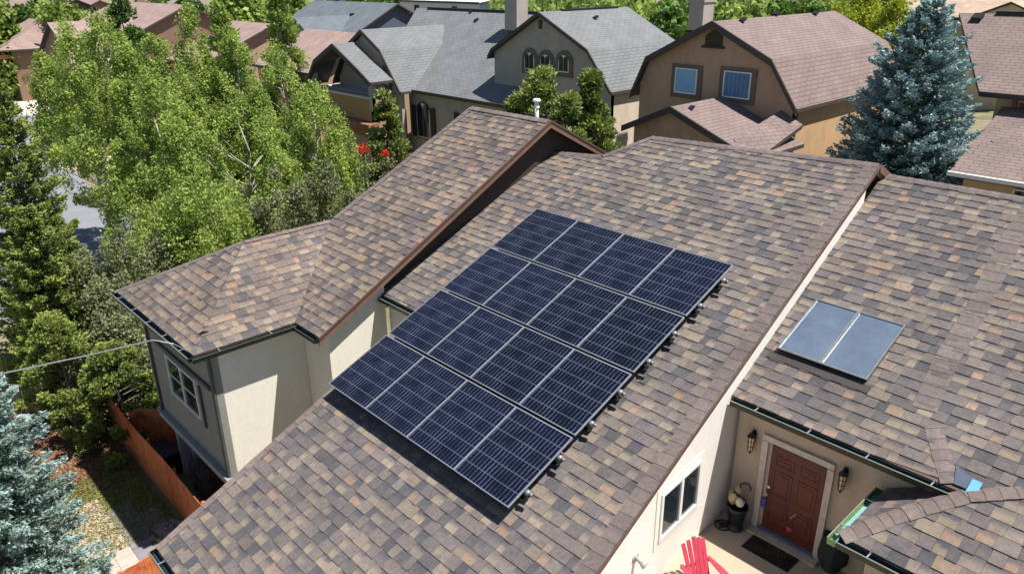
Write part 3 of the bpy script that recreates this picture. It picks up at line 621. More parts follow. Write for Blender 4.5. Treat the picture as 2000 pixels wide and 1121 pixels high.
# ------------------------------------------------------------------ solar panels, rails and mounts
DV = np.array([0, -math.cos(TH), -math.sin(TH)]); A_, B_ = 1.6, 1.6*1.20340879
def AP_(u, v, h=0): return ARR+np.array((1.0, 0, 0))*u+DV*v+NM*h
ordn = ['top', 'second', 'third', 'bottom']; coln = ['leftmost', 'second from left', 'second from right', 'rightmost']
GAPV = .036
for j in range(4):
    for i in range(4):
        u0, u1, v0, v1 = i*A_+.003, (i+1)*A_-.003, j*B_+GAPV, (j+1)*B_-(GAPV if j < 3 else 0)
        if j == 0: v0 = 0
        base = AP_((u0+u1)/2, (v0+v1)/2, -.04)
        T = thing('solar_panel', 'dark blue solar panel, %s in the %s row of the roof array' % (coln[i], ordn[j]), 'solar panel', base, group='solar panels mounted on the main roof')
        def L_(u, v, h): return AP_(u, v, h)-base
        b = MB(); fw = .015
        def lb(a0, a1, c0, c1, h0, h1, mi=0): b.prism([L_(a0, c0, h0), L_(a1, c0, h0), L_(a1, c1, h0), L_(a0, c1, h0)], NM*(h1-h0), mi)
        lb(u0, u1, v0, v0+fw*1.5, -.036, .002); lb(u0, u1, v1-fw, v1, -.036, .002); lb(u0, u0+fw, v0+fw*1.5, v1-fw, -.036, .002); lb(u1-fw, u1, v0+fw*1.5, v1-fw, -.036, .002)
        # anodised black sides, silver top
        fobj = b.build('frame', MT['frame_top'] if 'frame_top' in MT else MT['alu'], T)
        b = MB(); lb(u0+fw, u1-fw, v0+fw, v1-fw, -.03, -.004)
        g = b.build('glass', MT['cells'], T)
        uvl = g.data.uv_layers.new(name='UVMap')
        for lp in g.data.loops:
            P = np.array(g.data.vertices[lp.vertex_index].co)+base-ARR
            uvl.data[lp.index].uv = (P[0]-u0+fw, P@DV-v0)
MT['clamp'] = mat('grey_cast_clamp', srgb(142, 146, 148), .5, metal=.4)
rl = [('upper', .27), ('lower', .76)]
for j in range(4):
    for k, (nm, fr_) in enumerate(rl):
        v = (j+fr_)*B_; base = AP_(3.2, v, -.09)
        T = thing('mounting_rail', 'dark mounting rail with grey clamp under %s part of %s panel row' % (nm, {'top':'topmost','second':'second','third':'third','bottom':'lowest'}[ordn[j]]), 'rail', base, group='rails carrying the solar panels')
        b = MB(); b.bar(AP_(.06, v, -.075)-base, AP_(6.55, v, -.075)-base, .045, .06, NM); b.build('rail', MT['black'], T)
        for n, uu in enumerate((.3, 2.3, 4.3, 6.3)):
            b = MB(); b.bar(AP_(uu, v, -.305)-base, AP_(uu, v, -.10)-base, .05, .05, DV); b.box(AP_(uu, v, -.31)-base, (.16, .14, .012), tilt=Matrix.Rotation(TH, 3, 'X')); b.build('foot', MT['darkmetal'], T)
        e = AP_(6.47, v, -.035)-base
        b = MB(); b.tube([e-NM*.03, e+NM*.01, e+NM*.03, e+NM*.045], [.055, .06, .045, .012], 10); b.tube([e+np.array((.05, 0, 0)), e+np.array((.12, 0, -.01))], [.035, .028], 8); b.build('end_clamp', MT['clamp'], T, True)

# ------------------------------------------------------------------ ground
def smooth(a, b, x): t = min(1, max(0, (x-a)/(b-a))); return t*t*(3-2*t)
def gh(x, y):
    near = -5.6+(FZ-.12+5.6)*smooth(0.5, 8.5, x)
    back = -5.6+4.4*smooth(-34, 2, x)
    k = smooth(2, 10, y)
    return near*(1-k)+back*k
xs = sorted(set(list(np.linspace(-60, 60, 61))+[-1500, -900, -500, -300, -200, -140, -100, -80, 80, 120, 200, 400, 900, 1500]))
ys = sorted(set(list(np.linspace(-40, 80, 61))+[-1500, -700, -300, -150, -80, 100, 130, 180, 260, 400, 700, 1100, 1700]))
V = [(x, y, gh(x, y)) for y in ys for x in xs]; nx = len(xs)
F = [(j*nx+i, j*nx+i+1, (j+1)*nx+i+1, (j+1)*nx+i) for j in range(len(ys)-1) for i in range(nx-1)]
me = bpy.data.meshes.new('ground'); me.from_pydata(V, [], F); me.materials.append(mat('dry_ground', srgb(148, 134, 112), .95, noise=.3, nscale=.35, color2=srgb(98, 104, 66))); me.update()
o = bpy.data.objects.new('ground', me); col.objects.link(o); tag(o, kind='structure')
def flat(name, pts, z, M, kind='structure', th=None):
    b = MB()
    if th: b.prism([(p[0], p[1], z) for p in pts], (0, 0, -th))
    else: b.face([(p[0], p[1], z) for p in pts])
    o = b.build(name, M); tag(o, kind=kind); return o
def pg(pix, z): return [onZ(a, b2, z) for a, b2 in pix]
GL = -5.6
# porch slab
flat('porch_floor', [(wx(-2)-.1, DY+.1), (11.6, DY+.1), (11.6, -4.0), (13, -4.0), (13, -9), (wx(-9)-.05, -9)], FZ, mat('porch_concrete', srgb(176, 160, 138), .9, noise=.08, nscale=1.2, bump=.2), th=.3)
# left yard
MT['grass'] = mat('lawn', srgb(112, 128, 58), .95, noise=.3, nscale=2, bump=.6, bscale=40, color2=srgb(150, 132, 84))
flat('lawn', [(-14, -13.5), (-6.3, -13.5), (-6.6, -10.9), (-5.2, -9.5), (-14, -9.45)], GL+.02, MT['grass'])
MT['dirt'] = mat('mulch_soil', srgb(142, 106, 80), .95, noise=.4, nscale=4, bump=.7, bscale=25)
flat('mulch_bed', [(-20, -12.8), (-10.6, -11.6), (-9.8, -9.5), (-20, -9.2)], GL+.028, MT['dirt'])
PV = MB()
rg = random.Random(8)
yv = -15.5
while yv < -11.0:
    xv = -9.0+rg.uniform(-.2, 0)
    while xv < -2.2:
        w = rg.choice((.4, .6, .6, .8)); PV.box((xv+w/2, yv+.25, GL+.02), (w-.012, .488, .06)); xv += w
    yv += .5
o = PV.build('patio', mat('pink_pavers', srgb(196, 172, 160), .9, noise=.08, nscale=2)); bevel(o, .006); tag(o, kind='structure')
PV = MB()
for (x0, y0, x1, y1) in ((-8.2, -11.0, -7.0, -10.3), (-6.98, -11.0, -5.8, -10.3), (-5.78, -11, -4.5, -10.5), (-4.48, -11, -3.2, -10.2), (-7.4, -10.28, -6.1, -9.75)):
    PV.box(((x0+x1)/2, (y0+y1)/2, GL+.02), (x1-x0-.01, y1-y0-.01, .07))
o = PV.build('flagstones', mat('slate_flagstone', srgb(132, 126, 132), .9, noise=.12, nscale=2)); bevel(o, .01); tag(o, kind='structure')
# river rock between the flagstones
b = MB()
for k in range(1500):
    x, y = rg.uniform(-6.3, -1.0), rg.uniform(-10.9, -9.5)
    if y > -10.45 or x > -3.2 or rg.random() < .1:
        if y < -10.2 and x < -3.2 and rg.random() < .8: continue
        r = rg.uniform(.035, .07); b.box((x, y, GL+.05+rg.random()*.03), (r*2, r*1.5, r*1.2), rg.uniform(0, 3), tilt=Matrix.Rotation(rg.uniform(-.4, .4), 3, 'X'))
o = b.build('river_rock', mat('river_rock_stone', srgb(142, 134, 128), .9, noise=.35, nscale=9)); bevel(o, .012); tag(o, kind='stuff')

# street on the far left
flat('road', pg([(60, 222), (140, 262), (130, 320), (190, 380), (330, 420), (60, 640), (-500, 500), (-500, 215)], GL+.02), GL+.02, mat('asphalt', srgb(128, 130, 136), .9, noise=.1, nscale=.6))
flat('pavement', pg([(22, 190), (115, 186), (150, 215), (60, 226), (20, 224)], GL+.03), GL+.03, mat('pale_concrete', srgb(214, 202, 184), .9, noise=.06, nscale=.4))
flat('pavement', pg([(60, 262), (140, 250), (250, 300), (260, 340), (120, 330)], GL+.03), GL+.03, mat('pale_concrete_walk', srgb(206, 194, 178), .9, noise=.06, nscale=.4))
flat('driveway', pg([(1500, 100), (1720, 84), (1800, 100), (1560, 120)], -1.15), -1.15, mat('beige_drive', srgb(214, 200, 176), .9, noise=.06, nscale=.4))

# ------------------------------------------------------------------ things on the porch and in the yard
def lantern(px, py, label):
    c = onY(px, py, DY-.13)
    T = thing('wall_lantern', label, 'lantern', c, group='wall lanterns beside the front door')
    b = MB(); b.box((0, .10, .10), (.09, .03, .24)); b.build('back_plate', MT['black'], T)
    b = MB(); b.tube([(0, .09, .17), (0, .02, .26), (0, -.01, .21)], .014, 6); b.tube([(0, .09, .2), (.05, .06, .27), (.0, .03, .30)], .01, 5); b.build('bracket', MT['black'], T)
    b = MB(); b.lathe((0, 0, 0), [(.03, .22), (.055, .19), (.095, .14), (.1, .13)], 6); b.build('cap', MT['black'], T)
    g = MB(); g.lathe((0, 0, 0), [(.05, -.22), (.078, .125)], 6); gg = g.build('shade', mat('amber_lamp_glass', srgb(226, 206, 160), .4, noise=.1, nscale=12), T)
    b = MB()
    for k in range(6):
        a = math.pi/3*k; b.bar((.052*math.cos(a), .052*math.sin(a), -.22), (.081*math.cos(a), .081*math.sin(a), .125), .014, .014, (math.cos(a), math.sin(a), 0))
        a2 = a+math.pi/3
        for z, r in ((-.22, .053), (-.1, .062), (.02, .073)): b.bar((r*math.cos(a), r*math.sin(a), z), (r*math.cos(a2), r*math.sin(a2), z), .012, .012)
    b.build('cage', MT['black'], gg)
    b = MB(); b.lathe((0, 0, 0), [(.052, -.22), (.03, -.26), (.008, -.3)], 8); b.build('finial', MT['black'], T)
lantern(1467, 862, 'black caged wall lantern left of the red-brown front door')
lantern(1645, 937, 'black caged wall lantern right of the red-brown front door')

mc = (onZ(1463, 1066, FZ)+onZ(1563, 1079, FZ)+onZ(1487, 1041, FZ)+onZ(1544, 1106, FZ))/4
T = thing('doormat', 'dark rubber doormat with woven line pattern in front of the door', 'doormat', (mc[0]-.02, mc[1]-.12, FZ))
b = MB(); b.box((0, 0, .008), (1.05, .62, .016)); bevel(b.build('mat_base', MT['black'], T), .006)
b = MB()
for k in range(-3, 4):
    b.bar((k*.06-.28, -.22, .018), (k*.06-.08+.0, .0, .018), .012, .008); b.bar((.28+k*.06, .22, .018), (.08+k*.06, 0, .018), .012, .008)
    b.bar((-.05+k*.05, .22, .018), (.22+k*.05-.1, -.05+0, .018), .01, .008)
b.bar((-.2, .26, .018), (.05, -.26, .018), .014, .01); b.bar((.0, .26, .018), (.3, -.26, .018), .014, .01)
b.build('raised_pattern', mat('olive_rubber', srgb(74, 70, 46), .7), T)

def planter(px, py, label, h=.62, r=.21):
    p = onZ(px, py, FZ)
    T = thing('planter', label, 'planter', (p[0], p[1], FZ))
    k = h/.62; kr = r/.21
    b = MB(); b.lathe((0, 0, 0), [(.17*kr, 0), (.18*kr, .04*k), (.13*kr, .09*k), (.15*kr, .2*k), (.2*kr, .5*k), (.235*kr, .54*k), (.235*kr, .6*k), (.2*kr, .6*k), (.18*kr, .5*k)], 20)
    b.build('urn', mat('dark_green_ceramic', srgb(34, 42, 42), .4, noise=.2), T, True)
    b = MB(); b.lathe((0, 0, 0), [(.001, .52*k), (.18*kr, .53*k)], 16); b.build('soil', MT['bark'], T)
    b = MB()
    for q in range(14):
        a = 2*math.pi*q/14; b.bar((.14*kr*math.cos(a), .14*kr*math.sin(a), .12*k), (.205*kr*math.cos(a), .205*kr*math.sin(a), .49*k), .012, .02, (math.cos(a), math.sin(a), 0))
    b.build('ribs', MT['black'], T)
    return T, p
T, pp = planter(1435, 1030, 'dark ribbed urn planter in the corner left of the front door')
# curved ornament standing in the urn
T = thing('garden_ornament', 'tall curved cream and black ornament standing in the corner urn', 'ornament', (pp[0], pp[1], FZ+.56))
b = MB(); b.tube([(-.12, .0, -.04), (-.13, 0, .15), (-.1, 0, .32), (-.03, 0, .44), (.02, 0, .5)], [.05, .1, .12, .1, .05], 10); b.build('body', mat('cream_resin', srgb(190, 170, 128), .6), T, True)
b = MB(); b.tube([(.0, 0, .48), (.02, 0, .6), (.1, 0, .68), (.2, 0, .68), (.25, 0, .6), (.22, 0, .52)], [.025]*5+[.012], 8); b.build('neck', mat('dark_bronze', srgb(66, 54, 40), .5), T, True)
b = MB(); b.lathe((.08, -.06, .2), [(.01, -.13), (.08, -.07), (.1, 0), (.08, .07), (.01, .13)], 14); b.build('face_plate', mat('pale_resin', srgb(210, 204, 180), .6), T, True)
b = MB(); b.tube([(-.02, -.07, .34), (.1, -.1, .37), (.2, -.06, .3)], .02, 6); b.build('dark_band', MT['black'], T)
o3 = onZ(1412, 1026, FZ)
T = thing('hose_ring', 'dark round metal ring stand on the floor beside the corner urn', 'ring', (o3[0], o3[1], FZ))
b = MB(); P = [(.17*math.cos(a), .17*math.sin(a), .02) for a in np.linspace(0, 2*math.pi, 25)]; b.tube(P, .018, 6, caps=False); b.build('outer_ring', MT['black'], T)
b = MB(); 
P = [(.08*math.cos(a), .08*math.sin(a), .03) for a in np.linspace(0, 2*math.pi, 17)]; b.tube(P, .016, 6, caps=False); b.build('inner_ring', MT['black'], T)
for a in (0, 1.57): b = MB(); b.bar((-.17*math.cos(a), -.17*math.sin(a), .03), (.17*math.cos(a), .17*math.sin(a), .03), .02, .012); b.build('spoke', MT['black'], T)
T, pp = planter(1622, 1108, 'tall dark planter with draped cover at the right end of the porch', h=.75, r=.22)
b = MB(); pts = []
for q in range(13): a = 2*math.pi*q/12; pts.append(((.3+.04*math.sin(3*a))*math.cos(a), (.26+.03*math.cos(4*a))*math.sin(a), .12+.03*math.sin(5*a)))
b.lathe((0, 0, 0), [(.29, .22), (.3, .4), (.27, .66), (.25, .8), (.12, .83)], 9); b.build('cover', mat('dark_green_cover', srgb(32, 40, 38), .8, noise=.3, nscale=5, bump=.6, bscale=6), T)

# red slatted lawn chair
RC = mat('faded_red_plastic', srgb(190, 60, 82), .6, noise=.12, nscale=4)
cp = onZ(1388, 1118, FZ+.25)
T = thing('lawn_chair', 'red slatted adirondack chair standing in the sun by the white wall', 'chair', (cp[0]+.22, cp[1]-.42, FZ), rz=R(68))
for k in range(5):
    x = (k-2)*.115; h = .98-.05*abs(k-2)
    b = MB(); b.bar((x*.8, .28, .26), (x*.98, .62, h+.06), .085, .022, (0, -1, .4)); bevel(b.build('back_slat', RC, T), .008)
for k in range(6): b = MB(); b.box((0, -.32+k*.105, .36-.022*k), (.56, .09, .022)); bevel(b.build('seat_slat', RC, T), .006)
for s_ in (-1, 1):
    b = MB(); b.bar((s_*.29, -.36, 0), (s_*.29, -.36, .52), .05, .08); bevel(b.build('leg', RC, T), .008)
    b = MB(); b.bar((s_*.27, -.36, .34), (s_*.27, .72, .03), .03, .12); bevel(b.build('side_rail', RC, T), .006)
    b = MB(); b.prism([(s_*.26, -.46, .53), (s_*.42, -.46, .53), (s_*.40, .1, .53), (s_*.34, .5, .53), (s_*.27, .5, .53)], (0, 0, .025)); bevel(b.build('armrest', RC, T), .008)
b = MB(); b.bar((-.34, .46, .5), (.34, .46, .5), .05, .03); b.build('cross_rail', RC, T)

# wooden fence along the left side, trash cart behind it
WF = mat('cedar_fence_stain', srgb(202, 112, 64), .75, noise=.28, nscale=5, bump=.3, bscale=20)
def fence(name, p, q, h, label, zb_=GL, seed=0, wave=.0):
    p = np.array(p, float); q = np.array(q, float); L = np.linalg.norm(q-p); d = (q-p)/L; n = np.array((-d[1], d[0])); rg = random.Random(seed)
    T = thing(name, label, 'fence', (p[0], p[1], zb_)); b = MB(); s_ = 0; rz = math.atan2(d[1], d[0])
    while s_ < L:
        hh = h+rg.uniform(-.012, .012)+wave*math.sin(s_*1.3); c = d*(s_+.07)+n*rg.uniform(-.004, .004); b.box((c[0], c[1], hh/2+.03), (.137, .02, hh), rz+rg.uniform(-.10, .10)); s_ += .146
    b.build('boards', WF, T)
    for z in (.35, h*.55, h-.25):
        r = MB(); r.bar((n[0]*.04, n[1]*.04, z), (d[0]*L+n[0]*.04, d[1]*L+n[1]*.04, z), .04, .09); r.build('rail', WF, T)
    k = 0
    while k <= L:
        r = MB(); r.box((d[0]*k+n[0]*.08, d[1]*k+n[1]*.08, h/2), (.09, .09, h)); r.build('post', WF, T); k += 2.2
    return T
fence('wooden_fence', (-13.0, -9.35), (-2.0, -9.35), 1.75, 'long orange cedar board fence below the window wall', seed=1, wave=.05)
fence('wooden_fence', (-10.6, -9.2), (-8.75, -7.4), 1.95, 'short orange fence section with leaf shadow behind the black trash cart', seed=2)
fb = onZ(236, 1119, GL+1.7); fc = onZ(335, 1062, GL+1.7)
fence('wooden_fence', (fb[0], fb[1]), (fc[0], fc[1]), 1.7, 'orange board fence at the bottom edge below the roof corner', seed=3)
bp_ = onZ(292, 812, GL+1.25)
T = thing('trash_cart', 'black lidded trash cart between the orange fence and the shade-grey wall', 'trash cart', (bp_[0], bp_[1], GL), rz=.25)
b = MB(); b.prism([(-.4, -.42, .1), (.4, -.42, .1), (.4, .42, .1), (-.4, .42, .1)], (0, 0, .02)); 
lo = [(-.38, -.40, .1), (.38, -.40, .1), (.38, .40, .1), (-.38, .40, .1)]; up = [(-.48, -.5, 1.15), (.48, -.5, 1.15), (.48, .5, 1.15), (-.48, .5, 1.15)]
for i in range(4): j = (i+1) % 4; b.face([lo[i], lo[j], up[j], up[i]])
b.face(up); b.build('bin', MT['black'], T)
b = MB(); b.prism([(-.52, -.56, 1.16), (.52, -.56, 1.16), (.52, .56, 1.22), (-.52, .56, 1.22)], (0, 0, .05)); l_ = bevel(b.build('lid', mat('dark_lid_plastic', srgb(40, 46, 50), .4), T), .02)
b = MB(); b.bar((-.35, -.42, 1.24), (.35, -.42, 1.24), .04, .03); b.bar((-.4, -.4, 1.235), (-.4, .4, 1.27), .03, .03); b.bar((.4, -.4, 1.235), (.4, .4, 1.27), .03, .03); b.build('lid_rib', MT['black'], l_)
for s_ in (-1, 1): b = MB(); b.tube([(s_*.40, .42, .13), (s_*.46, .42, .13)], .13, 14); b.build('wheel', MT['darkmetal'], T)
b = MB(); b.tube([(-.3, .58, 1.1), (.3, .58, 1.1)], .02, 8); b.build('handle', MT['black'], T)
b2_ = onZ(322, 868, GL+1.0)
T = thing('storage_box', 'black storage box in the shade behind the fence', 'box', (b2_[0]-.1, b2_[1]-.05, GL), rz=.1)
b = MB(); b.box((0, 0, .4), (1.2, .6, .8)); bevel(b.build('box_body', MT['black'], T), .02); b = MB(); b.box((0, 0, .83), (1.26, .66, .06)); bevel(b.build('lid', MT['trim_dark'], T), .01)

# chain link fence and post
cp0 = onZ(98, 812, GL); 
T = thing('fence_post', 'weathered square wooden post standing by the chain link fence', 'post', cp0)
b = MB(); b.box((0, 0, .7), (.14, .14, 1.4), .3); b.build('post', mat('weathered_wood', srgb(176, 140, 104), .9, noise=.3, nscale=8), T)
b = MB(); b.box((0, 0, 1.42), (.18, .18, .05), .3); b.build('post_cap', mat('weathered_cap', srgb(196, 166, 130), .9), T)
T = thing('chain_link_fence', 'grey chain link fence running past the square wooden post', 'fence', cp0)
a0 = np.array((-2.6, -1.8, 0)); a1 = np.array((3.0, 1.9, 0)); d = (a1-a0); L = np.linalg.norm(d); d = d/L
b = MB(); n = int(L/.12)
for k in range(n):
    for s_ in (-1, 1):
        p0 = a0+d*(.12*k); zig = [p0+d*(s_*.12*t)+np.array((0, 0, .02+.12*t*1.0)) for t in range(0, 11, 10)]
        zig = [z_ for z_ in zig]
        b.tube(zig, .0035, 3, caps=False)
b.build('mesh', MT['alu'], T)
b = MB(); b.tube([a0+np.array((0, 0, 1.25)), a1+np.array((0, 0, 1.25))], .02, 6); b.build('top_rail', MT['alu'], T)
for k in (0, .33, .66, 1): b = MB(); c = a0+(a1-a0)*k; b.tube([c, c+np.array((0, 0, 1.3))], .025, 6); b.build('post', MT['alu'], T)

# service cable
w1 = np.array((WE-.2, WS-.02, EZ+.05)); wa = far(15, 727, 17.5); wb_ = far(-300, 800, 14.5)
b = MB(); mids = []
ends = [w1, onplane(300, 664, (0, WS-.5, 0), (0, 1, 0)), wa, wb_]
b.tube([w1, w1+np.array((-1.0, -.05, -.12)), ends[1], (ends[1]+wa)/2+np.array((0, 0, -.02)), wa, wb_], .016, 5); o = b.build('service_cable', MT['alu']); tag(o, 'grey overhead service cable running from the left roof corner', 'cable')

# ------------------------------------------------------------------ vegetation
def leaf_mesh(name, P, size, M, parent, shade=None, seed=0, elong=1.6, direction=None, jitter=.9):
    rs = np.random.default_rng(seed); n = len(P); P = np.asarray(P, float)
    A = rs.normal(size=(n, 3))
    if direction is not None: A = direction+A*jitter
    A /= np.linalg.norm(A, axis=1)[:, None]; B = rs.normal(size=(n, 3)); B -= (B*A).sum(1)[:, None]*A; B /= np.linalg.norm(B, axis=1)[:, None]
    s = size*rs.uniform(.6, 1.35, n)[:, None]; a = A*s*elong*.5; b2 = B*s*.5
    V = np.stack([P-a, P+b2, P+a, P-b2], 1).reshape(-1, 3)
    me = bpy.data.meshes.new(name); me.vertices.add(4*n); me.vertices.foreach_set('co', V.astype(np.float32).ravel())
    me.loops.add(4*n); me.loops.foreach_set('vertex_index', np.arange(4*n, dtype=np.int32))
    me.polygons.add(n); me.polygons.foreach_set('loop_start', np.arange(0, 4*n, 4, dtype=np.int32)); me.update(calc_edges=True)
    sh = rs.uniform(0, 1, n) if shade is None else np.clip(shade+rs.normal(0, .14, n), 0, 1)
    c = np.repeat(np.stack([sh, sh, sh, np.ones(n)], 1), 4, 0).astype(np.float32)
    ca = me.color_attributes.new('leaf', 'FLOAT_COLOR', 'CORNER'); ca.data.foreach_set('color', c.ravel())
    me.materials.append(M); o = bpy.data.objects.new(name, me); col.objects.link(o); o.parent = parent
    return o
def broadleaf(loc, H, RX, RYy, label, cat='tree', name='broadleaf_tree', nclump=150, per=220, leaf=.11, M='leaf_aspen', bark='bark_pale', seed=1, group=None, crown0=.2, spires=0, cl=.55, trunk_r=.14, rz=0):
    rs = np.random.default_rng(seed); T = thing(name, label, cat, loc, rz, group)
    C = []; S = []
    axes = [(0, 0, H, 1.0)]
    for k in range(spires):
        a = 2*math.pi*k/spires+rs.uniform(-.4, .4); r = rs.uniform(.35, .6); axes.append((RX*r*math.cos(a), RYy*r*math.sin(a), H*rs.uniform(.72, .95), .55))
    for k in range(nclump):
        ax = axes[rs.integers(len(axes))]; t = rs.uniform(0, 1)**.9
        z = H*crown0+(ax[2]-H*crown0)*t; prof = math.sin(math.pi*min(1, .12+.88*(1-t)**.75*1.0))**.8 if t > .0 else 1
        prof = (1-t)**.6*(.55+.45*min(1, t*4)); a = rs.uniform(0, 2*math.pi); r = rs.uniform(.35, 1)**.5*prof*1.25
        C.append((ax[0]+RX*ax[3]*r*math.cos(a), ax[1]+RYy*ax[3]*r*math.sin(a), z)); S.append(rs.uniform(.25, .95))
    C = np.array(C); S = np.array(S); zst = 1.15 if M != 'leaf_aspen' else 1.7
    wood = MB(); top = np.array((0, 0, H*.88)); tr = [np.array((0, 0, -.3))]
    for k in range(1, 7): tr.append(np.array((rs.normal(0, .08*RX/2), rs.normal(0, .08*RX/2), H*.88*k/6)))
    rad = [trunk_r*(1-.85*k/6) for k in range(7)]; wood.tube(tr, rad, 7); wood.build('trunk', MT[bark], T, True)
    lm = MB()
    for k in rs.choice(len(C), min(len(C), 90), replace=False):
        c = C[k]; zz = max(H*.12, c[2]-rs.uniform(.5, 1.6)*(abs(c[0])+abs(c[1]))*.6-.3); j = min(5, int(zz/(H*.88)*6)); f = zz/(H*.88)*6-j; p0 = tr[j]*(1-f)+tr[j+1]*f if zz < H*.88 else tr[6]
        mid = (p0+c)/2+np.array((rs.normal(0, .12), rs.normal(0, .12), -.08)); lm.tube([p0, mid, c, c+(c-mid)*.25], [trunk_r*.24, trunk_r*.14, trunk_r*.07, .005], 4, caps=False)
    lm.build('limbs', MT[bark], T)
    n = nclump*per; idx = np.repeat(np.arange(nclump), per); rr = rs.normal(size=(n, 3)); rr /= np.linalg.norm(rr, axis=1)[:, None]
    rad_ = cl*rs.uniform(.5, 1.25, nclump)[idx]*rs.uniform(0, 1, n)**.45; P = C[idx]+rr*rad_[:, None]*np.array((1, 1, zst)); P[:, 2] = np.maximum(P[:, 2], .15)
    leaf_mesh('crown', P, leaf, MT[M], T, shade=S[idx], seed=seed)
    return T
def conifer(loc, H, RAD, label, name='blue_spruce_tree', cat='spruce', M='leaf_spruce', nlev=34, nbr=15, per=150, leaf=.06, seed=2, droop=.18, crown0=.04, power=.85, bark='bark', group=None, tuft=.11):
    rs = np.random.default_rng(seed); T = thing(name, label, cat, loc, 0, group)
    b = MB(); b.tube([(0, 0, -.3), (0, 0, H*.5), (0, 0, H*.98)], [H*.018, H*.010, .01], 8); b.build('trunk', MT[bark], T, True)
    P = []; D = []; S = []; lm = MB()
    for l in range(nlev):
        t = (l+rs.uniform(-.3, .3))/nlev; t = min(max(t, 0), .985); z = H*(crown0+(1-crown0)*t); R0 = RAD*(1-t)**power*rs.uniform(.9, 1.06)+.04; nb = max(5, int(nbr*(1-t*.6)))
        for k in range(nb):
            a = 2*math.pi*(k+rs.uniform(-.4, .4))/nb+l*1.3; r1 = R0*rs.uniform(.72, 1.12); up = .28*t-droop*(1-t); e = np.array((math.cos(a), math.sin(a), 0)); tip = e*r1+np.array((0, 0, z+up*r1+.12*r1)); base = np.array((0, 0, z)); mid = e*r1*.55+np.array((0, 0, z+up*r1*.55-.05*r1))
            lm.tube([base, mid, tip], [.03*(1-t)+.006, .015, .004], 3, caps=False)
            n = int(per*(.25+.75*(r1/RAD)**1.2)); s = rs.uniform(.18, 1, n)**.7; side = np.array((-math.sin(a), math.cos(a), 0)); wid = .30*r1*(1-s)**.8+tuft*.6
            q = ((1-s)**2)[:, None]*base+(2*s*(1-s))[:, None]*mid+(s**2)[:, None]*tip
            lat = rs.uniform(-1, 1, n)*wid; q = q+side*lat[:, None]-e*(np.abs(lat)*.35)[:, None]+np.array((0, 0, 1))*(rs.normal(0, tuft*.5, n)-np.abs(lat)*.12)[:, None]
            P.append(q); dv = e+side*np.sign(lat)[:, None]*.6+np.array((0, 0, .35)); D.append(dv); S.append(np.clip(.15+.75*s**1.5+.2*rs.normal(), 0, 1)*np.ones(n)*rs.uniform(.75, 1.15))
    lm.build('limbs', MT[bark], T)
    P = np.concatenate(P); D = np.concatenate(D); S = np.clip(np.concatenate(S), 0, 1)
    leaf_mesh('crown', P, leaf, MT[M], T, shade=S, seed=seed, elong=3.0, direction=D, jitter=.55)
    return T
def pine(loc, H, RAD, label, name='pine_tree', cat='pine', M='leaf_pine', nclump=120, per=200, seed=3, leaf=.07, top=.3, cl=.34, zsq=.8):
    """uneven tufted evergreen: clumps over an irregular cone/oval with gaps"""
    rs = np.random.default_rng(seed); T = thing(name, label, cat, loc)
    b = MB(); b.tube([(0, 0, -.3), (.1, .05, H*.5), (0, 0, H*.93)], [H*.02, H*.012, .02], 8); b.build('trunk', MT['bark'], T, True)
    C = []; S = []; lm = MB()
    for k in range(nclump):
        t = rs.uniform(.03, 1); r0 = RAD*min(1, (1-t)/(1-top)+.12)*rs.uniform(.55, 1.1); a = rs.uniform(0, 2*math.pi); c = np.array((r0*math.cos(a), r0*math.sin(a), H*t)); C.append(c); S.append(rs.uniform(.2, 1))
        if k % 2 == 0: lm.tube([(0, 0, max(.2, H*t-.3*r0)), c*np.array((.5, .5, 1))-np.array((0, 0, .12)), c], [.04, .025, .008], 4, caps=False)
    lm.build('limbs', MT['bark'], T)
    C = np.array(C); S = np.array(S); n = nclump*per; idx = np.repeat(np.arange(nclump), per); rr = rs.normal(size=(n, 3)); rr /= np.linalg.norm(rr, axis=1)[:, None]
    out = C[idx]*np.array((1, 1, 0)); out /= (np.linalg.norm(out, axis=1)[:, None]+1e-6)
    q = rs.uniform(0, 1, n)**.5; P = C[idx]+rr*(cl*rs.uniform(.6, 1.3, nclump)[idx]*q)[:, None]*np.array((1, 1, zsq))
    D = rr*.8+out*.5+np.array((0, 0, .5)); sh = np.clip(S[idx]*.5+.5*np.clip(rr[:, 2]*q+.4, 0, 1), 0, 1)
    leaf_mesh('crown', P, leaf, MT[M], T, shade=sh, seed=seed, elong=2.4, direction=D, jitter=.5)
    return T
def top_at(px, py, d, base=None):
    p = far(px, py, d); z0 = gh(p[0], p[1]) if base is None else base
    return (p[0], p[1], z0), p[2]-z0

# big blue spruce right of the brown house
c, h = top_at(1822, 2, 33)
conifer(c, h, 3.6, 'tall dense blue spruce beside the brown gambrel house', seed=11, nlev=44, nbr=19, per=230, leaf=.062, droop=.05, power=.56, crown0=.02)
# frosted spruce at the lower left corner
c, h = top_at(-190, 500, 20.5, GL)
conifer(c, h, 2.3, 'pale frosted blue spruce filling the lower left corner', M='leaf_frost', seed=12, nlev=30, nbr=16, per=330, leaf=.046, droop=.12, power=.55, crown0=.02, tuft=.10)
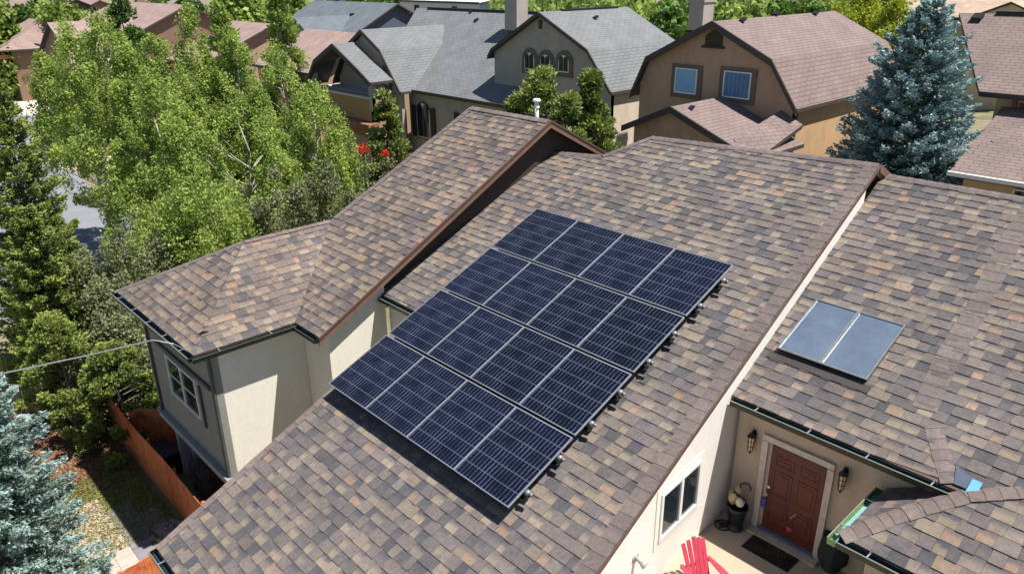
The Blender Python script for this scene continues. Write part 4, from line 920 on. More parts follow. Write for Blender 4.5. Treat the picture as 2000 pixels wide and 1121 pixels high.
# aspens
GA = 'leafy green aspens left of the house'
asp = [(126, 55, 52, 2.5, 3, 'aspen at the left edge of the grove beside the street'), (190, 45, 47, 3.4, 3, 'aspen with broad crown in the left half of the grove'), (300, 78, 46, 3.0, 3, 'bright aspen in the middle of the grove'),
       (368, 22, 50, 2.2, 1, 'slender pointed aspen with pale trunk rising from the grove'), (455, 72, 48, 2.5, 2, 'aspen right of the slender pointed one'), (540, 95, 50, 2.6, 2, 'aspen in front of the pinkish house roof'),
       (610, 175, 43, 3.0, 2, 'low bright aspen at the right edge of the grove by the porch gable'), (292, 165, 40, 3.0, 3, 'large front aspen leaning over the street'), (470, 190, 40, 3.8, 3, 'large front aspen near the left roof')]
for k, (px, py, d, r, s_, lb) in enumerate(asp):
    c, h = top_at(px, py, d); broadleaf(c, h, r, r, 'green '+lb if not lb.startswith(('bright', 'large', 'low', 'slender')) else lb, seed=100+k, nclump=270, per=160, leaf=.085, spires=s_, group=GA, crown0=.40 if k == 0 else .30 if k == 1 else .12, cl=.42)
c, h = top_at(228, -12, 60); pine(c, h, 2.3, 'dark conifer rising behind the aspen grove', M='leaf_dark', nclump=110, per=120, seed=40, leaf=.12, cl=.5)
c, h = top_at(540, -25, 66); pine(c, h, 2.2, 'rounded green tree behind the slender aspen', M='leaf_aspen', nclump=90, per=120, seed=41, leaf=.14, cl=.6, name='broadleaf_tree', cat='tree')
c, h = top_at(425, 2, 62); pine(c, h, 2.0, 'green tree behind the middle of the aspen grove', M='leaf_aspen', nclump=90, per=120, seed=42, leaf=.14, cl=.6, name='broadleaf_tree', cat='tree')
c, h = top_at(0, 24, 128); pine(c, h, 3.2, 'dark green tree at the upper left edge beside a mauve roof', M='leaf_dark', nclump=110, per=120, seed=43, leaf=.16, cl=.7, name='broadleaf_tree', cat='tree')
# pine at the left edge and grey-green shrubs
c, h = top_at(-14, 150, 34, GL); conifer(c, h, 2.35, 'tall yellow-green pine at the left edge', name='pine_tree', cat='pine', M='leaf_pine', seed=44, nlev=34, nbr=15, per=260, leaf=.06, droop=.0, power=.6, tuft=.16)
c, h = top_at(48, 400, 33, GL); conifer(c, h, 2.0, 'lower yellow-green pine in front of the tall one', name='pine_tree', cat='pine', M='leaf_pine', seed=45, nlev=24, nbr=14, per=240, leaf=.06, droop=.0, power=.55, tuft=.16)
sh = [(245, 440, 33, 2.5, 'grey-green bush left of the roof corner'), (150, 500, 33, 1.9, 'olive grey bush beside the pines'), (220, 600, 31.5, 1.9, 'low grey-green bush above the fence corner'), (400, 345, 33, 2.4, 'green and grey bush under the aspens'), (640, 330, 36, 2.6, 'grey twiggy bush right of the aspens'), (540, 335, 35, 2.5, 'sparse grey bush beside the left roof'), (330, 400, 34, 2.2, 'dark leafy bush between the aspens and the roof')]
for k, (px, py, d, r, lb) in enumerate(sh):
    c, h = top_at(px, py, d, GL if k < 3 else None); broadleaf(c, h, r, r, lb, cat='bush', name='bush', nclump=130, per=190, leaf=.075, M='leaf_olive' if k not in (3, 6) else 'leaf_aspen', bark='bark', seed=200+k, spires=3, crown0=.06, cl=.5, trunk_r=.07)
c, h = top_at(205, 675, 29.5, GL); pine(c, h, 1.55, 'yellow-green juniper overhanging the orange fence corner', name='juniper_bush', cat='juniper', seed=46, nclump=110, per=260, leaf=.055, cl=.3, top=.6)
c, h = top_at(95, 620, 31, GL); pine(c, h, 1.4, 'shaded juniper behind the chain link fence', name='juniper_bush', cat='juniper', seed=47, nclump=100, per=200, leaf=.055, cl=.3, top=.5)
# behind the ridge
for k, (px, py, d, r, lb) in enumerate(((1055, 142, 29, 1.75, 'yellow-green juniper behind the white vent pipe'), (1158, 145, 30.5, 1.15, 'tall narrow juniper against the grey house wall'), (1105, 190, 27.5, 1.3, 'low juniper between the two taller ones behind the ridge'), (1010, 195, 30, 1.0, 'small juniper at the left end of the junipers behind the ridge'))):
    c, h = top_at(px, py, d); pine(c, h, r, lb, name='juniper_tree', cat='juniper', seed=50+k, nclump=150, per=230, leaf=.075, cl=.36, top=.6)
c, h = top_at(752, 185, 38); pine(c, h, 1.35, 'narrow yellow-green conifer in front of the shuttered window', seed=55, nclump=120, per=220, leaf=.08, cl=.36, top=.3)
for k, (px, py) in enumerate(((709, 293), (752, 300))):
    p = far(px, py, 36.0); T = thing('flower_bush', 'orange-red flowering bush, %s one beside the narrow conifer' % ('left' if k == 0 else 'smaller right'), 'flowers', (p[0], p[1], gh(p[0], p[1])))
    hgt = p[2]-gh(p[0], p[1]); rs = np.random.default_rng(k); b = MB()
    for q in range(6): b.tube([(0, 0, 0), (rs.normal(0, .12), rs.normal(0, .12), hgt)], .015, 4)
    b.build('stems', MT['bark'], T); q = rs.normal(size=(260, 3))*np.array((.12, .12, .14))*(1.1 if k == 0 else .7)+np.array((0, 0, hgt)); leaf_mesh('blossom', q, .07, mat_leaf('red_blossom', srgb(170, 40, 16), srgb(250, 90, 40), .3) if k == 0 else bpy.data.materials['red_blossom'], T, seed=k, elong=1)
    q = rs.uniform(-1, 1, size=(900, 3))*np.array((.4, .4, hgt/2))+np.array((0, 0, hgt/2)); leaf_mesh('foliage', q, .08, MT['leaf_olive'], T, seed=k+5)
# yellow-green trees at the upper right, green band along the top
for k, (px, py, d, r, M, lb) in enumerate(((1690, -8, 78, 4.2, 'leaf_yellow', 'yellow-green willow behind the brown house'), (1760, 5, 72, 4.0, 'leaf_yellow', 'yellow-green willow touching the blue spruce'), (1640, 20, 84, 3.2, 'leaf_yellow', 'small yellow-green willow by the brown roof end'))):
    c, h = top_at(px, py, d); broadleaf(c, h, r, r, lb, nclump=150, per=150, leaf=.17, M=M, seed=300+k, spires=3, crown0=.05, cl=.9, name='willow_tree')
rg = random.Random(77)
proto = []
for k, M in enumerate(('leaf_aspen', 'leaf_dark', 'leaf_olive')):
    proto.append(broadleaf((0, 0, 0), 9, 3.6, 3.6, '', nclump=80, per=110, leaf=.3, M=M, seed=400+k, spires=3, crown0=.08, cl=1.0, bark='bark'))
def copy_thing(T, loc, s, rz, label, group):
    r = T.copy(); col.objects.link(r); r.location = loc; r.scale = (s, s, s); r.rotation_euler = (0, 0, rz); tag(r, label, 'tree', group)
    for ch in list(T.children):
        c = ch.copy(); col.objects.link(c); c.parent = r
    return r
GT = 'trees beyond the neighbouring houses'; used = set(); cnt = 0
LB = ['green leafy tree among the trees beyond the neighbouring houses', 'dark green tree among the trees beyond the neighbouring houses', 'grey-green tree among the trees beyond the neighbouring houses']
spots = []
for px in range(1010, 1380, 26): spots.append((px+rg.uniform(-8, 8), rg.uniform(-18, 8), rg.uniform(88, 100)))
for px in range(1000, 1400, 40): spots.append((px+rg.uniform(-8, 8), rg.uniform(14, 32), rg.uniform(66, 74)))
for px in range(1390, 1660, 24): spots.append((px+rg.uniform(-8, 8), rg.uniform(-16, 12), rg.uniform(84, 100)))
for px in range(1400, 1640, 40): spots.append((px+rg.uniform(-8, 8), rg.uniform(10, 30), rg.uniform(74, 80)))
for px in range(640, 1000, 34): spots.append((px+rg.uniform(-8, 8), rg.uniform(-24, -8), rg.uniform(120, 150)))
for px in range(-60, 640, 62): spots.append((px+rg.uniform(-14, 14), rg.uniform(-26, 4), rg.uniform(125, 170)))
for px in range(1640, 2100, 34): spots.append((px+rg.uniform(-8, 8), rg.uniform(-30, -10), rg.uniform(120, 150)))
for px, py, d in spots:
    k = 0 if rg.random() < .45 else (1 if rg.random() < .75 else 2); p, h = top_at(px, py, d); s = max(.45, min(1.6, h/9)); rz = rg.uniform(0, 6.28)
    if k not in used:
        used.add(k); T = proto[k]; T.location = p; T.scale = (s, s, s); T.rotation_euler = (0, 0, rz); tag(T, LB[k], 'tree', GT)
    else: copy_thing(proto[k], p, s, rz, LB[k], GT)
# undergrowth in the yard
rs = np.random.default_rng(9); n = 16000; P = np.stack([rs.uniform(-10.5, -6.0, n), rs.uniform(-12.6, -9.5, n), np.full(n, GL+.03)+rs.uniform(0, .05, n)], 1)
o = leaf_mesh('grass', P, .035, mat_leaf('grass_blades', srgb(110, 116, 60), srgb(152, 152, 92), .2), None, seed=9, elong=2.5); tag(o, kind='stuff')
n = 9000; P = np.stack([rs.uniform(-16, -9.5, n), rs.uniform(-12.4, -9.5, n), np.full(n, GL+.04)+rs.uniform(0, .04, n)], 1)
o = leaf_mesh('leaf_litter', P, .06, mat_leaf('dry_leaves', srgb(104, 76, 56), srgb(160, 122, 90), .1), None, seed=10, elong=1.2); tag(o, kind='stuff')

# ------------------------------------------------------------------ neighbouring houses
RG = mat_far_roof('grey_shingle_roof', srgb(120, 123, 124), vary=.06); RM = mat_far_roof('mauve_shingle_roof', srgb(131, 114, 109), vary=.06); RD = mat_far_roof('slate_blue_roof', srgb(106, 113, 121), vary=.06); RP = mat_far_roof('pink_brown_roof', srgb(160, 136, 128), vary=.06)
W_G = mat('taupe_stucco', srgb(178, 168, 158), .9, noise=.05, nscale=3, bump=.3, bscale=40); W_B = mat('brown_stucco', srgb(190, 158, 130), .9, noise=.05, nscale=3, bump=.3, bscale=40); W_Y = mat('ochre_stucco', srgb(212, 172, 130), .9, noise=.05, nscale=3, bump=.3, bscale=40)
W_C = mat('pale_cream_stucco', srgb(226, 210, 186), .9, noise=.04, nscale=3, bump=.3, bscale=40); TRIM = mat('taupe_trim', srgb(112, 98, 84), .8); TD = mat('charcoal_rake', srgb(72, 64, 62), .7)
def slope(name, pts, M, parent, th=.16, trim=None):
    """a roof slope with thickness; UVs in metres along eave and slope"""
    O, U, D, N = frame_of(pts); P = [np.array(p, float) for p in pts]; n = len(P); z = np.array((0, 0, th))
    V = [tuple(p) for p in P]+[tuple(p-z) for p in P]; F = [tuple(range(n)), tuple(range(2*n-1, n-1, -1))]+[(i, n+i, n+(i+1) % n, (i+1) % n) for i in range(n)]
    me = bpy.data.meshes.new(name); me.from_pydata(V, [], F); me.materials.append(M); me.materials.append(trim or TD); me.polygons.foreach_set('material_index', [0]+[1]*(n+1))
    uvl = me.uv_layers.new(name='UVMap')
    for lp in me.loops: p = np.array(V[lp.vertex_index])-O; uvl.data[lp.index].uv = (p@U, p@D)
    me.update(); o = bpy.data.objects.new(name, me); col.objects.link(o); o.parent = parent; return o
for m_ in (W_G, W_B, W_Y, W_C): stain(m_, .14, 1.0, .3)
def gable_roof(H, prof, y0, y1, M, oh=.35, rake=.3, rakeM=None):
    """prof: roof-line points (x, z) from left eave over the peak to right eave; the roof runs from y0 back to y1"""
    for i in range(len(prof)-1):
        (xa, za), (xb, zb2) = prof[i], prof[i+1]
        slope('roof', [(xa, y0, za), (xb, y0, zb2), (xb, y1, zb2), (xa, y1, za)], M, H)
    b = MB()                                                         # rake boards, one continuous bargeboard
    for yy in (y0-.03,):
        up = [np.array((x, yy, z)) for x, z in prof]; n = len(up)
        for i in range(n-1):
            a, c = up[i]+np.array((0, 0, .02)), up[i+1]+np.array((0, 0, .02)); dz = np.array((0, 0, -rake)); b.prism([a, c, c+dz, a+dz], (0, .1, 0))
    b.build('bargeboard', rakeM or TD, H)
def gable_wall(H, prof, y, zb_, M, inset=.35, name='wall', depth=.25, drop=.17):
    p = [(x, z-drop) for x, z in prof]; xl, xr_ = p[0][0]+inset, p[-1][0]-inset
    def zat(x):
        for i in range(len(p)-1):
            if p[i][0] <= x <= p[i+1][0]: t = (x-p[i][0])/(p[i+1][0]-p[i][0]); return p[i][1]+t*(p[i+1][1]-p[i][1])
    pts = [(xl, y, zat(xl))]+[(x, y, z) for x, z in p[1:-1]]+[(xr_, y, zat(xr_)), (xr_, y, zb_), (xl, y, zb_)]
    b = MB(); b.prism(pts, (0, depth, 0)); return b.build(name, M, H), xl, xr_
def side_wall(H, x, y0, y1, z1, z0, M, t=-.25): b = MB(); b.prism([(x, y0, z1), (x, y1, z1), (x, y1, z0), (x, y0, z0)], (t, 0, 0)); return b.build('wall', M, H)
def roof_vent(H, p, M=MT['black'], s=1.0):
    b = MB(); p = np.array(p, float); b.prism([p+np.array(q)*s for q in ((-.2, -.22, -.1), (.2, -.22, -.1), (.2, .22, .08), (-.2, .22, .08))], (0, 0, .16*s)); return bevel(b.build('roof_vent', M, H), .03)
def arch_window(H, cx, z0, z1, w, y, surround=.22):
    def arch(x0, x1, zb_, zt_, n=10):
        r = (x1-x0)/2; c = (x0+x1)/2; return [(x0, zb_), (x1, zb_)]+[(c+r*math.cos(a), zt_-r+r*math.sin(a)) for a in np.linspace(0, math.pi, n)]
    b = MB(); b.prism([(x, y-.06, z) for x, z in arch(cx-w/2-surround, cx+w/2+surround, z0-surround, z1+surround)], (0, .05, 0)); s_ = b.build('window', TRIM, H)
    b = MB(); b.prism([(x, y-.10, z) for x, z in arch(cx-w/2, cx+w/2, z0, z1)], (0, .036, 0)); b.build('frame', MT['white'], s_)
    b = MB(); b.prism([(x, y-.12, z) for x, z in arch(cx-w/2+.06, cx-.02, z0+.06, z1-.06)], (0, .016, 0)); b.prism([(x, y-.12, z) for x, z in arch(cx+.02, cx+w/2-.06, z0+.06, z1-.06)], (0, .016, 0)); b.build('pane', MT['glass'], s_)
# --- brown gambrel house
Yb = 15.0
HB = thing('house', 'brown stucco gambrel house with mauve roof and two blue windows', 'house', (-4.4, Yb, -1.2))
def F_(px, py, y): p = onY(px, py, y); return (float(p[0]), float(p[2]))
prof = [F_(1232, 182, Yb-.3), F_(1262, 112, Yb-.3), F_(1392, 42, Yb-.3), F_(1508, 117, Yb-.3), F_(1556, 214, Yb-.3)]
yb1 = 26.0
gable_roof(HB, prof, Yb-.35, yb1, RM, rake=.28)
_, xl, xr2 = gable_wall(HB, prof, Yb, -1.5, W_B, inset=.3)
side_wall(HB, xr2, Yb+.01, yb1-.3, prof[-1][1]-.05, -1.5, W_Y)
for q in ((1322, 133, 1360, 181), (1417, 139, 1464, 191)):
    a = F_(q[0]+1, q[1], Yb); c = F_(q[2], q[3]+3, Yb)
    b = MB(); b.box(((a[0]+c[0])/2, Yb-.03, (a[1]+c[1])/2-.03), (c[0]-a[0]+.5, .06, a[1]-c[1]+.42)); s_ = b.build('window_surround', TRIM, HB)
    w = window_y(a[0], c[0], c[1], a[1], Yb-.062, 1, HB, MT['white'], MT['glass_blue'] if q[0] < 1400 else MT['glass_deep'], rail=False)
a = F_(1397, 58, Yb); c = F_(1413, 92, Yb)
b = MB(); b.prism([(a[0]-.42, Yb-.05, c[1]), (a[0]+.42, Yb-.05, c[1]), (a[0]+.42, Yb-.05, a[1]-.28), (a[0], Yb-.05, a[1]+.02), (a[0]-.42, Yb-.05, a[1]-.28)], (0, .05, 0)); b.box((a[0], Yb-.08, c[1]-.04), (1.1, .12, .09)); b.build('gable_vent', mat('dark_vent', srgb(66, 56, 46), .8), HB)
for px, py in ((1450, 44), (1515, 31), (1592, 30)):
    pk = prof[2]; k = (prof[3][1]-pk[1])/(prof[3][0]-pk[0]); v = onplane(px, py, (pk[0], 0, pk[1]), (-k, 0, 1)); roof_vent(HB, v+np.array((0, 0, .05)), s=.62)
# entry gable in front of it
ye = 11.0
pe = [F_(1214, 246, ye), F_(1309, 209, ye), F_(1392, 262, ye)]; s3 = (pe[2][1]-pe[1][1])/(pe[2][0]-pe[1][0]); pe[2] = (pe[1][0]+3.9, pe[1][1]+s3*3.9)
gable_roof(HB, pe, ye, Yb-.02, RM, rake=.26)
gable_wall(HB, pe, ye+.3, -1.6, W_B, inset=.45)
v = onplane(1350, 214, (pe[1][0], 0, pe[1][1]), (-s3, 0, 1)); roof_vent(HB, v+np.array((0, 0, .03)), MT['glass'], .5)
slope('roof', [(pe[2][0]-1.2, ye+.5, pe[2][1]-s3*1.2*1+.05), (prof[-1][0]+.2, ye+.5, pe[2][1]-.15), (prof[-1][0]+.2, Yb, pe[2][1]+.75), (pe[2][0]-1.2, Yb, pe[2][1]-s3*1.2+.75)], RM, HB)
b = MB(); b.bar((xr2+.05, Yb+.3, prof[-1][1]-.2), (xr2+.05, Yb+.3, -1.4), .09, .07, (1, 0, 0)); b.build('downpipe', TRIM, HB)
# --- grey house
HG = thing('house', 'taupe house with grey shingle roof, arched windows and balcony gable', 'house', (-22, 17, -3))
Yg = 17.0; zg0 = -5.0
prof = [F_(953, 110, Yg-.3), F_(960, 96, Yg-.3), F_(1052, 24, Yg-.3), F_(1148, 98, Yg-.3), F_(1194, 181, Yg-.3)]
gable_roof(HG, prof, Yg-.35, 24.5, RG, rake=.2)
lw = F_(953, 130, Yg)
gw = [(prof[0][0]-.2, 1.0)]+prof[1:]
_, xl, xr2 = gable_wall(HG, prof, Yg, zg0, W_G, inset=.25)
side_wall(HG, xr2, Yg+.01, 24, prof[-1][1]-.02, zg0, W_C)
for cx_, zt_, zb_ in ((1036, 107, 134), (1067, 111, 138), (1103, 112, 140)):
    t = F_(cx_, zt_, Yg); bb = F_(cx_, zb_, Yg); arch_window(HG, t[0], bb[1]-.05, t[1]+.1, .78, Yg, .26)
a = F_(1056, 40, Yg); c = F_(1056, 57, Yg); b = MB(); b.box((a[0], Yg-.03, (a[1]+c[1])/2), (.28, .05, a[1]-c[1])); b.build('gable_vent', mat('dark_vent_taupe', srgb(84, 72, 62), .8), HG)
for px, py in ((1163, 38), (1294, 28)):
    pk = prof[2]; k = (prof[3][1]-pk[1])/(prof[3][0]-pk[0]); v = onplane(px, py, (pk[0], 0, pk[1]), (-k, 0, 1)); roof_vent(HG, v+np.array((0, 0, .05)), s=.62)
pk = prof[2]; b = MB(); b.bar((pk[0], 18.5, pk[1]+.03), (pk[0], 23.5, pk[1]+.03), .22, .08); b.build('ridge_vent', MT['black'], HG)
# main body of the grey house
Ye = 15.5; e1 = onY(787, 178, Ye); e2 = onY(1008, 206, Ye); ez = (e1[2]+e2[2])/2; kz = .6
sl_n = (0, -kz, 1); P0 = (0, Ye, ez); g_ = lambda px, py: onplane(px, py, P0, sl_n)
rz1, rz2 = g_(812, 18), g_(1010, 22); yr_ = (rz1[1]+rz2[1])/2; zr_ = ez+kz*(yr_-Ye)
zz_ = lambda y: ez+kz*(y-Ye)
xL = float(e1[0]); xR = prof[2][0]; pk0 = F_(712, 58, 15.2)
slope('roof', [(xL, Ye, ez), (prof[1][0]+.3, Ye, ez), (prof[1][0]+.3, Yg, zz_(Yg)), (xR, 19.2, zz_(19.2)), (xR, yr_, zr_), (rz1[0], yr_, zr_), (pk0[0]-1.6, 18.2, zz_(18.2)), (pk0[0]+.4, Ye+.2, zz_(Ye+.2))], RG, HG)
slope('roof', [(prof[1][0]+.3, Ye, ez), (xl+3.1, Ye, ez), (xl+3.1, Yg, zz_(Yg)), (prof[1][0]+.3, Yg, zz_(Yg))], RG, HG)
slope('roof', [(rz1[0], yr_, zr_), (xR, yr_, zr_), (xR, yr_+7, zr_-kz*7), (rz1[0]-3, yr_+7, zr_-kz*7)], RG, HG)
b = MB(); b.prism([(xL+.1, Ye+.4, ez+.1), (xl+2.9, Ye+.4, ez+.1), (xl+2.9, Ye+.4, zg0), (xL+.1, Ye+.4, zg0)], (0, .25, 0)); b.build('wall', W_G, HG)
side_wall(HG, xl+2.9, Ye+.4, Yg, ez, zg0, W_G)
b = MB(); b.bar((xL, Ye-.05, ez-.02), (xl+3.1, Ye-.05, ez-.02), .14, .16); b.build('gutter', TD, HG)
b = MB(); b.bar((rz1[0]+1.5, yr_, zr_+.04), (xR-1.5, yr_, zr_+.04), .3, .1); b.build('ridge_vent', MT['black'], HG)
for px, py in ((800, 30), (930, 42), (757, 62), (920, 25)): roof_vent(HG, g_(px, py)+np.array((0, 0, .05)), s=.62)
# chimneys
def chimney(px, py, pxb, pyb, yb_, w, d, M, H):
    p = onY(px, py, yb_); q = onY(pxb, pyb, yb_); b = MB(); b.box((p[0], yb_+d/2, (p[2]+q[2])/2), (w, d, p[2]-q[2])); b.box((p[0], yb_+d/2, p[2]-.25), (w+.1, d+.1, .12)); b.box((p[0], yb_+d/2, p[2]+.05), (w+.06, d+.06, .1)); return b.build('chimney', M, H)
chimney(997, -14, 999, 60, 21.0, 1.15, 1.0, W_G, HG)
chimney(1362, -8, 1360, 60, 19.3, .85, .9, W_G, HG)
# left cross gable
Yc = 14.8
pk = F_(712, 58, Yc); kn = F_(750, 98, Yc); ev = F_(790, 180, Yc)
pc = [(2*pk[0]-ev[0], ev[1]), (2*pk[0]-kn[0], kn[1]), pk, kn, ev]
gable_roof(HG, pc, Yc-.35, 21.5, RG, rake=.24)
gable_wall(HG, pc, Yc, zg0, W_G, inset=.4)
a = F_(757, 152, Yc)
b = MB(); b.box((a[0]+.0, Yc-.05, a[1]), (.85, .08, 1.5)); w_ = b.build('window', TRIM, HG); b = MB(); b.prism([(a[0]-.25, Yc-.12, a[1]-.45), (a[0]+.25, Yc-.12, a[1]-.45), (a[0]+.22, Yc-.12, a[1]+.1), (a[0]-.25, Yc-.12, a[1]+.5)], (0, .02, 0)); b.build('pane', mat('bright_pane', srgb(214, 216, 190), .3), w_)
# balcony gable in front
Yq = 12.6
pk = F_(648, 86, Yq); kl = F_(612, 118, Yq); el = F_(597, 162, Yq); kr = F_(700, 138, Yq); er = F_(722, 162, Yq)
pc = [el, kl, pk, kr, er]
gable_roof(HG, pc, Yq, 14.4, RG, rake=.34)
zq = F_(690, 178, Yq)[1]
for x in (el[0]+.6, er[0]-.5):
    b = MB(); b.box((x, Yq+.45, zq-.2), (.35, .35, (er[1]-zq)+1.3)); b.build('porch_column', W_G, HG)
b = MB(); b.prism([(el[0]+.4, Yq+.3, zq-.25), (er[0]-.3, Yq+.3, zq-.25), (er[0]-.3, Yq+.3, zq-1.9), (el[0]+.4, Yq+.3, zq-1.9)], (0, .25, 0)); b.build('balcony_parapet', mat('brown_parapet', srgb(176, 142, 102), .9, noise=.06), HG)
side_wall(HG, er[0]-.3, Yq+.3, Yc, zq-.25, zg0, W_B)
b = MB(); b.box(((el[0]+er[0])/2, 13.9, zq-.35), (er[0]-el[0]-.8, 2.4, .12)); b.build('balcony_floor', mat('pale_deck', srgb(206, 204, 200), .8), HG)
b = MB(); b.box(((el[0]+er[0])/2, Yq+.1, zq-2.05), (er[0]-el[0], .9, .2)); b.box(((el[0]+er[0])/2, Yq+.25, zq-2.5), (er[0]-el[0]-.3, .5, .7)); b.build('brick_ledge', mat('reddish_brick', srgb(146, 104, 84), .9, noise=.35, nscale=6), HG)
# wall openings under the grey eave
yw = Ye+.4
for (x0p, y0p, x1p, y1p, arch) in ((815, 200, 843, 272, True), (783, 208, 797, 268, False)):
    a = F_(x0p, y0p, yw); c = F_(x1p, y1p, yw)
    if arch:
        arch_window(HG, (a[0]+c[0])/2, c[1], a[1], c[0]-a[0], yw, .12)
        for s_ in (-1, 1): b = MB(); b.box(((a[0]+c[0])/2+s_*((c[0]-a[0])/2+.36), yw-.07, (a[1]+c[1])/2-.1), (.42, .08, a[1]-c[1]-.2)); b.build('shutter', mat('dark_brown_shutter', srgb(58, 44, 42), .7), HG)
    else:
        b = MB(); r = (c[0]-a[0])/2; cx_ = (a[0]+c[0])/2; b.prism([(a[0], yw-.04, c[1]), (c[0], yw-.04, c[1])]+[(cx_+r*math.cos(t), yw-.04, a[1]-r+r*math.sin(t)) for t in np.linspace(0, math.pi, 9)], (0, .03, 0)); b.build('doorway', MT['trim_dark'], HG)
a = F_(893, 222, yw); b = MB(); b.box((a[0], yw-.05, a[1]-.4), (.5, .08, .9)); b.build('shutter', bpy.data.materials['dark_brown_shutter'], HG)

# --- right house
HR = thing('house', 'house with mauve roofs and yellow wall behind the blue spruce', 'house', (9, 19, -1))
Yh = 19.0; e = onY(1925, 180, Yh); e2 = onY(2000, 191, Yh); ez = (e[2]+e2[2])/2; top = onplane(1960, 28, (0, Yh, ez), (0, -.5, 1)); x0 = float(e[0])-.2
xl_ = float(onplane(1870, 30, (0, Yh, ez), (0, -.5, 1))[0])
slope('roof', [(x0, Yh, ez), (22, Yh, ez), (22, top[1], top[2]), (xl_, top[1], top[2])], RM, HR)
slope('roof', [(xl_, top[1], top[2]), (22, top[1], top[2]), (22, top[1]+6, top[2]-3), (xl_, top[1]+6, top[2]-3)], RM, HR)
b = MB(); b.bar((x0, Yh-.05, ez-.03), (22, Yh-.05, ez-.03), .15, .16); b.build('gutter', TD, HR)
b = MB(); b.bar((xl_+1.5, top[1], top[2]+.06), (22, top[1], top[2]+.06), .3, .1); b.build('ridge_vent', MT['black'], HR)
roof_vent(HR, onplane(1908, 40, (0, Yh, ez), (0, -.5, 1))+np.array((0, 0, .05)))
b = MB(); b.prism([(x0+.5, Yh+.5, ez+.2), (22, Yh+.5, ez+.2), (22, Yh+.5, -1.5), (x0+.5, Yh+.5, -1.5)], (0, .3, 0)); b.build('wall', mat('pale_yellow_stucco', srgb(200, 176, 134), .9, noise=.05, nscale=3), HR)
a = F_(1996, 205, Yh+.5); c = F_(2030, 275, Yh+.5); window_y(a[0], c[0], c[1], a[1], Yh+.5, 2, HR, mat('red_brown_window_frame', srgb(120, 72, 56), .7), MT['glass'], fw=.12)
b = MB(); b.box((a[0]-.22, Yh+.44, (a[1]+c[1])/2), (.16, .12, a[1]-c[1]+.5)); b.build('window_trim', mat('rust_trim', srgb(140, 84, 64), .7), HR)
Yl = 14.6; el_ = onY(1852, 336, Yl); zl_ = float(el_[2])
slope('roof', [(float(el_[0]), Yl, zl_), (20, Yl, zl_), (20, Yh+.4, zl_+.36*(Yh+.4-Yl)), (float(el_[0]), Yh+.4, zl_+.36*(Yh+.4-Yl))], RM, HR)
b = MB(); b.bar((float(el_[0]), Yl-.05, zl_-.03), (20, Yl-.05, zl_-.03), .14, .14); b.build('gutter', MT['white'], HR)
b = MB(); b.prism([(float(el_[0])+.4, Yl+.5, zl_), (20, Yl+.5, zl_), (20, Yl+.5, -1.5), (float(el_[0])+.4, Yl+.5, -1.5)], (0, .3, 0)); b.build('wall', bpy.data.materials['pale_yellow_stucco'], HR)
window_y(float(onY(1982, 366, Yl+.5)[0]), float(onY(1982, 366, Yl+.5)[0])+.9, zl_-1.7, zl_-.35, Yl+.5, 1, HR, MT['white'], MT['glass'], rail=False)

# --- roofs further off
def far_house(label, pix, d, size, rz, roofM, wallM, eave=3.0, pitch=.45, ground=-5.6, extra=True):
    """gable house: pix is where its ridge centre shows; size = (length along ridge, width)"""
    p = far(*pix, d); L, W = size; zr = float(p[2]); ze = zr-pitch*W/2
    T = thing('house', label, 'house', (p[0], p[1], ground), rz, 'houses further off')
    zr -= ground; ze -= ground
    o1 = slope('roof', [(-L/2, -W/2, ze), (L/2, -W/2, ze), (L/2, 0, zr), (-L/2, 0, zr)], roofM, T); slope('roof', [(-L/2, 0, zr), (L/2, 0, zr), (L/2, W/2, ze), (-L/2, W/2, ze)], roofM, T)
    b = MB(); w = W/2-.5; l = L/2-.5; zz = ze+pitch*.5-.17
    b.prism([(l, -w, zz), (l, 0, zr-.2), (l, w, zz), (l, w, 0), (l, -w, 0)], (-2*l, 0, 0)); b.build('wall', wallM, T)
    b = MB(); b.bar((-L/2, -W/2-.05, ze), (L/2, -W/2-.05, ze), .12, .16); b.build('gutter', TD, T)
    for k in (-.25, .2):
        b = MB(); b.box((k*L, -w-.03, ze-1.0), (1.3, .06, 1.1)); f = b.build('window', MT['white'], T); b = MB(); b.box((k*L, -w-.07, ze-1.0), (1.1, .03, .9)); b.build('pane', MT['glass'], f)
    b = MB(); b.box((l+.03, 0, ze-.6), (.06, 1.2, 1.2)); f = b.build('window', MT['white'], T); b = MB(); b.box((l+.07, 0, ze-.6), (.03, 1.0, 1.0)); b.build('pane', MT['glass'], f)
    if extra:
        b = MB(); b.box((-L*.2, .5, zr+.1), (.8, .8, 1.2)); b.build('chimney', wallM, T)
        b = MB(); b.box((L*.2, -W*.16, zr-pitch*W*.16+.08), (.4, .4, .2)); b.build('roof_vent', MT['black'], T)
        # front cross gable
        g = W*.3; x0 = L*.18; zc = ze+pitch*g; y1 = -W/2-1.6
        slope('roof', [(x0-g, y1, ze), (x0, y1, zc+.3), (x0, 0, zc+.3), (x0-g, 0, ze)], roofM, T); slope('roof', [(x0, y1, zc+.3), (x0+g, y1, ze), (x0+g, 0, ze), (x0, 0, zc+.3)], roofM, T)
        b = MB(); b.prism([(x0-g+.4, y1+.4, ze+.05), (x0, y1+.4, zc+.1), (x0+g-.4, y1+.4, ze+.05), (x0+g-.4, y1+.4, 0), (x0-g+.4, y1+.4, 0)], (0, 1.4, 0)); b.build('gable_wall', wallM, T)
    return T
BR = mat('dark_brown_siding', srgb(132, 104, 88), .8)
far_house('pinkish brown roofed house behind the balcony gable of the grey house', (660, 62), 72, (11, 12), 0, RP, W_B, extra=False)
far_house('slate blue roofed house behind the grey house, at the top', (690, 4), 92, (17, 15), 0, RD, mat('dark_blue_grey_wall', srgb(86, 94, 108), .8), pitch=.5)
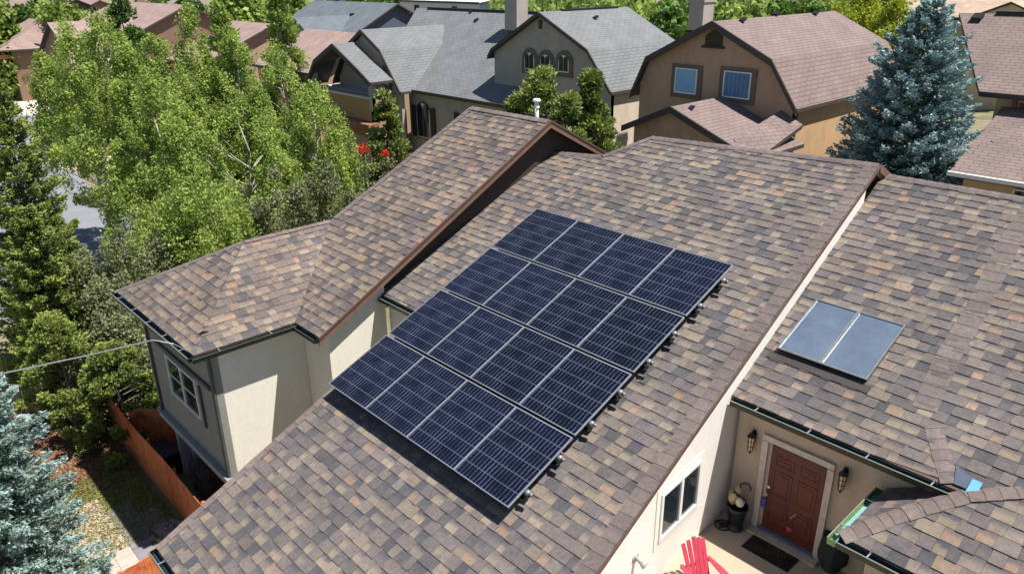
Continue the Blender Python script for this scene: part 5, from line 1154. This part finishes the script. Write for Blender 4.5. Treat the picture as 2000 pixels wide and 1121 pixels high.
far_house('mauve roofed house at the upper left with arched dark gable', (70, -4), 150, (30, 24), .12, RP, BR, pitch=.45)
far_house('mauve roofed house behind the tops of the aspens', (290, 6), 92, (20, 18), 0, RP, BR, pitch=.45)
far_house('mauve roofed house between the aspens and the slate blue roof', (470, 42), 84, (14, 15), 0, RP, W_B, pitch=.42, extra=False)
far_house('tan roofed house far off above the blue spruce', (1960, -14), 90, (16, 12), 0, mat_far_roof('tan_roof', srgb(186, 164, 144)), W_C, pitch=.35)
far_house('white walled building at the top edge beyond the grey roof', (905, -8), 110, (18, 10), 0, mat_far_roof('white_roof', srgb(226, 226, 224)), MT['white'], pitch=.12, extra=False)
far_house('beige roofed house behind the trees at the top right', (1570, 20), 110, (18, 10), 0, mat_far_roof('beige_roof', srgb(200, 182, 156)), W_C, pitch=.3, extra=False)
far_house('mauve roofed house between treetops at the top left', (165, -2), 165, (26, 20), -.1, RP, BR)
far_house('taupe roofed house beyond the slender aspen at the top', (400, 2), 140, (22, 18), .1, mat_far_roof('taupe_roof', srgb(150, 136, 126)), W_C)
far_house('small mauve roofed house at the top left corner', (-10, 8), 190, (26, 20), .3, RP, W_C)
# garage house on the street at the far left
p = onZ(20, 188, GL)
T = thing('house', 'brown garage house with pale garage door at the left edge of the street', 'house', (p[0], p[1], GL), R(0), 'houses further off')
sc_ = np.linalg.norm(p-CAM)/FPX
pr = [(-16, 0), (7.5, 0), (7.5, 9), (-16, 9)]
b = MB(); b.prism([(x, y, 0) for x, y in pr], (0, 0, 6.8)); b.build('wall', BR, T)
slope('roof', [(-17, -1.6, 6.8), (8.5, -1.6, 6.8), (6.0, 5, 10.2), (-15, 5, 10.2)], RP, T); slope('roof', [(-17, 11, 6.8), (-15, 5, 10.2), (6, 5, 10.2), (8.5, 11, 6.8)][::-1], RP, T); slope('roof', [(8.5, -1.6, 6.8), (8.5, 11, 6.8), (6, 5, 10.2)], RP, T)
b = MB(); b.box((0, -.08, 1.2), (5.4, .1, 2.4)); gd = b.build('garage_door', mat('pale_tan_garage_door', srgb(206, 178, 140), .7), T)
for k in range(4): b = MB(); b.box((0, -.135, .45+.55*k), (5.3, .012, .03)); b.build('panel_groove', TRIM, gd)
b = MB(); b.box((-.5, -.9, 5.9), (16, 1.6, .5)); b.build('soffit', mat('orange_wood_soffit', srgb(190, 124, 84), .8), T)

# children modelled in world coordinates under a placed root: keep them where they were built
bpy.context.view_layer.update()
for root in (HB, HG, HR):
    inv = root.matrix_world.inverted()
    for ch in list(root.children): ch.matrix_parent_inverse = inv
